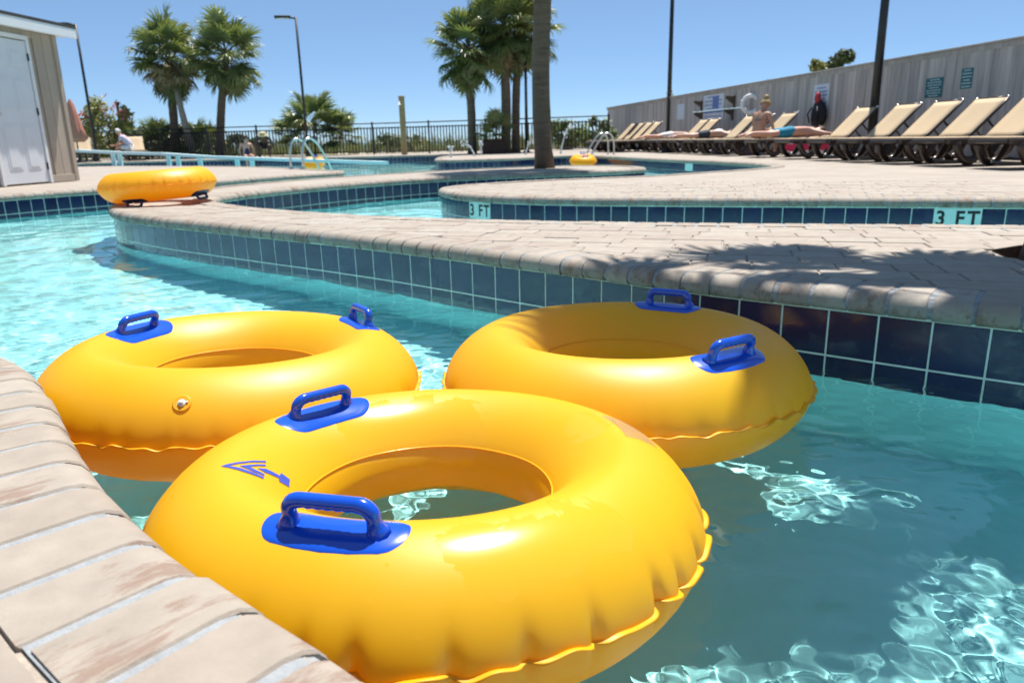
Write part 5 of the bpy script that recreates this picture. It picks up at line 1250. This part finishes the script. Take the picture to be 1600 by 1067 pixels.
# ================================================================ towels, bags, shoes, umbrella, far rings
M_PINK = plain('pink_towel', (.62, .035, .10), .9, .15, 20, bmp=.3); M_TWHITE = plain('white_towel', (.72, .70, .72), .9, .08, 20, bmp=.3); M_BLUEBAG = plain('blue_bag', (.05, .08, .30), .7, .2, 12); M_PURP = plain('mauve_bag', (.24, .20, .36), .8, .15, 12)
def cloth(label, y, x0, w, zt, zb, mats, seed, name='towel', side=-.385):
    rnd = random.Random(seed); o, a = LMAT[y]; t = thing(name, label, 'towel', o, a, group='striped pink towels draped by the loungers')
    n, m_ = 16, 8; mb = MB(); V = []
    for k in range(m_ + 1):
        for j in range(n + 1):
            f = k / m_; x = x0 + w * j / n * (1 + .06 * f); V.append((x, side - .02 * f - .03 * f * math.sin(j * 1.1 + seed) , zt + (zb - zt) * f + .01 * math.sin(j * .9)))
    V = V + [(x, y_ + .012, z) for x, y_, z in V]; q = (m_ + 1) * (n + 1); F = []; mi = []
    for k in range(m_):
        for j in range(n):
            a_ = k * (n + 1) + j; F += [(a_, a_ + n + 1, a_ + n + 2, a_ + 1), (q + a_, q + a_ + 1, q + a_ + n + 2, q + a_ + n + 1)]; mi += [1 if k in (0, 1, 6, 7) else 0] * 2
    mb.add(V, F); mb.m = mi; obj('cloth', mb, mats, t, smooth=True); return t
cloth('bright pink towel with white end bands hanging below the man in turquoise shorts', 16.4, .55, .55, .34, .05, [M_PINK, M_TWHITE], 1)
cloth('smaller pink and white towel hanging nearer the raised lounger back', 16.4, 1.30, .36, .33, .06, [M_PINK, M_TWHITE], 2)
def bag(label, y, x, w, h, mat, seed, dy=.1):
    o, a = LMAT[y]; rnd = random.Random(seed); t = thing('bag', label, 'bag', o + rotz(a) @ Vector((x, dy, 0)), a + rnd.uniform(-.4, .4), group='bags under the loungers')
    mb = MB(); V = []
    for k, (z, f) in enumerate(((0, .9), (.25, 1), (.6, .95), (.85, .7), (1, .3))):
        for i in range(12):
            q = 2 * math.pi * i / 12; V.append((w * f * math.cos(q) * (1 + .12 * math.sin(2 * q + seed)), w * .6 * f * math.sin(q) * (1 + .1 * math.cos(3 * q)), z * h))
    mb.add(V, [(k * 12 + i, k * 12 + (i + 1) % 12, (k + 1) * 12 + (i + 1) % 12, (k + 1) * 12 + i) for k in range(4) for i in range(12)] + [tuple(range(48, 60))]); obj('body', mb, mat, t, smooth=True)
    obj('carry_handle', MB().tube([(-w * .4, 0, h * .85), (-w * .3, 0, h * 1.25), (w * .3, 0, h * 1.25), (w * .4, 0, h * .85)], .012, 6), mat, t, smooth=True)
bag('blue bag lying under the lounger left of the seated woman', 19.3, .55, .19, .17, M_BLUEBAG, 1); bag('mauve bag behind the blue bag', 18.1, .75, .2, .22, M_PURP, 2)
bag('pale green bag under the lounger right of the person in charcoal shorts', 20.3, .6, .17, .16, plain('pale_green_bag', (.22, .30, .14), .8), 3); bag('dark bag standing by the loungers beyond the charcoal shorts', 22.8, .3, .2, .2, C_BLK, 4)
p = at(117, 155, 29.0); t = thing('patio_umbrella', 'folded salmon pink umbrella just beyond the shed corner', 'umbrella', (p.x - .2, 29.0, 0))
obj('pole', MB().tube([(0, 0, 0), (0, 0, p.z)], .025, 8), M_BLACK, t); obj('base', MB().lathe([(.26, 0), (.26, .05), (.06, .09), (.04, .3)], 16), M_BLACK, t)
mb = MB(); V = []; zt_ = p.z
for k, (f, r_) in enumerate(((0, .03), (.12, .12), (.4, .19), (.7, .26), (.92, .33), (1, .20))):
    for i in range(24):
        a = 2 * math.pi * i / 24; V.append((r_ * math.cos(a) * (1 + .3 * math.cos(8 * a) * f), r_ * math.sin(a) * (1 + .3 * math.cos(8 * a) * f), zt_ - f * (zt_ - .75)))
mb.add(V, [(k * 24 + i, (k + 1) * 24 + i, (k + 1) * 24 + (i + 1) % 24, k * 24 + (i + 1) % 24) for k in range(5) for i in range(24)]); obj('canopy', mb, plain('salmon_canvas', (.46, .17, .12), .85, .12, 8), t, smooth=True)
p = at(490, 242, 26.0); far_ring('small yellow ring floating in the far pool behind the ladder rails', (p.x, 26.0, -.13), .0, -.25, .58)
p = at(911, 252, 20.9); far_ring('small yellow ring floating beside the fountain tongue', (p.x, 20.9, -.12), .0, -.2, .56)
# ================================================================ fountain jets
m, t_, b = newmat('jet_water'); b.inputs['Base Color'].default_value = (.85, .93, .97, 1); b.inputs['Roughness'].default_value = .08; b.inputs['Transmission Weight'].default_value = .35; b.inputs['IOR'].default_value = 1.33; M_JET = m
def jet(label, u, v, D, dx, H, seed, n=26):
    p = at(u, v, D); rnd = random.Random(seed); t = thing('water_jet', label, 'water jet', (p.x, D, 0), group='small fountain jets on the far pool tongue')
    mb = MB(); q = []
    for k in range(9):
        f = k / 8; q.append((dx * f, 0, H * (1 - (1 - f) ** 2)))
    mb.tube(q[:7], [.030, .028, .024, .020, .016, .012, .006], 6); obj('stream', mb, M_JET, t, smooth=True)
    db = MB()
    for k in range(n):
        f = rnd.uniform(.45, 1.25); z = H * (1 - (1 - f) ** 2); db.ball((dx * f + rnd.gauss(0, .035), rnd.gauss(0, .04), max(.03, z + rnd.gauss(0, .05))), rnd.uniform(.010, .028), 5, 4)
    stuff(obj('droplets', db, M_JET, t, smooth=True)); obj('nozzle', MB().lathe([(.05, 0), (.05, .015), (.025, .02)], 10), M_STEEL, t)
jet('short bubbling jet at the left tip of the fountain tongue', 704, 240, 23.5, .03, .28, 1); jet('jet arching left in front of the leftmost clump palm', 742, 239, 24.5, -.34, .42, 2); jet('thin upright jet beside the planter', 752, 239, 25.5, 0.0, .42, 3)
jet('jet arching right, just left of the near trunk', 821, 238, 25.0, .22, .42, 4); jet('tallest jet arching right, beside the bright shrubs', 876, 237, 25.5, .32, .85, 5, 40)
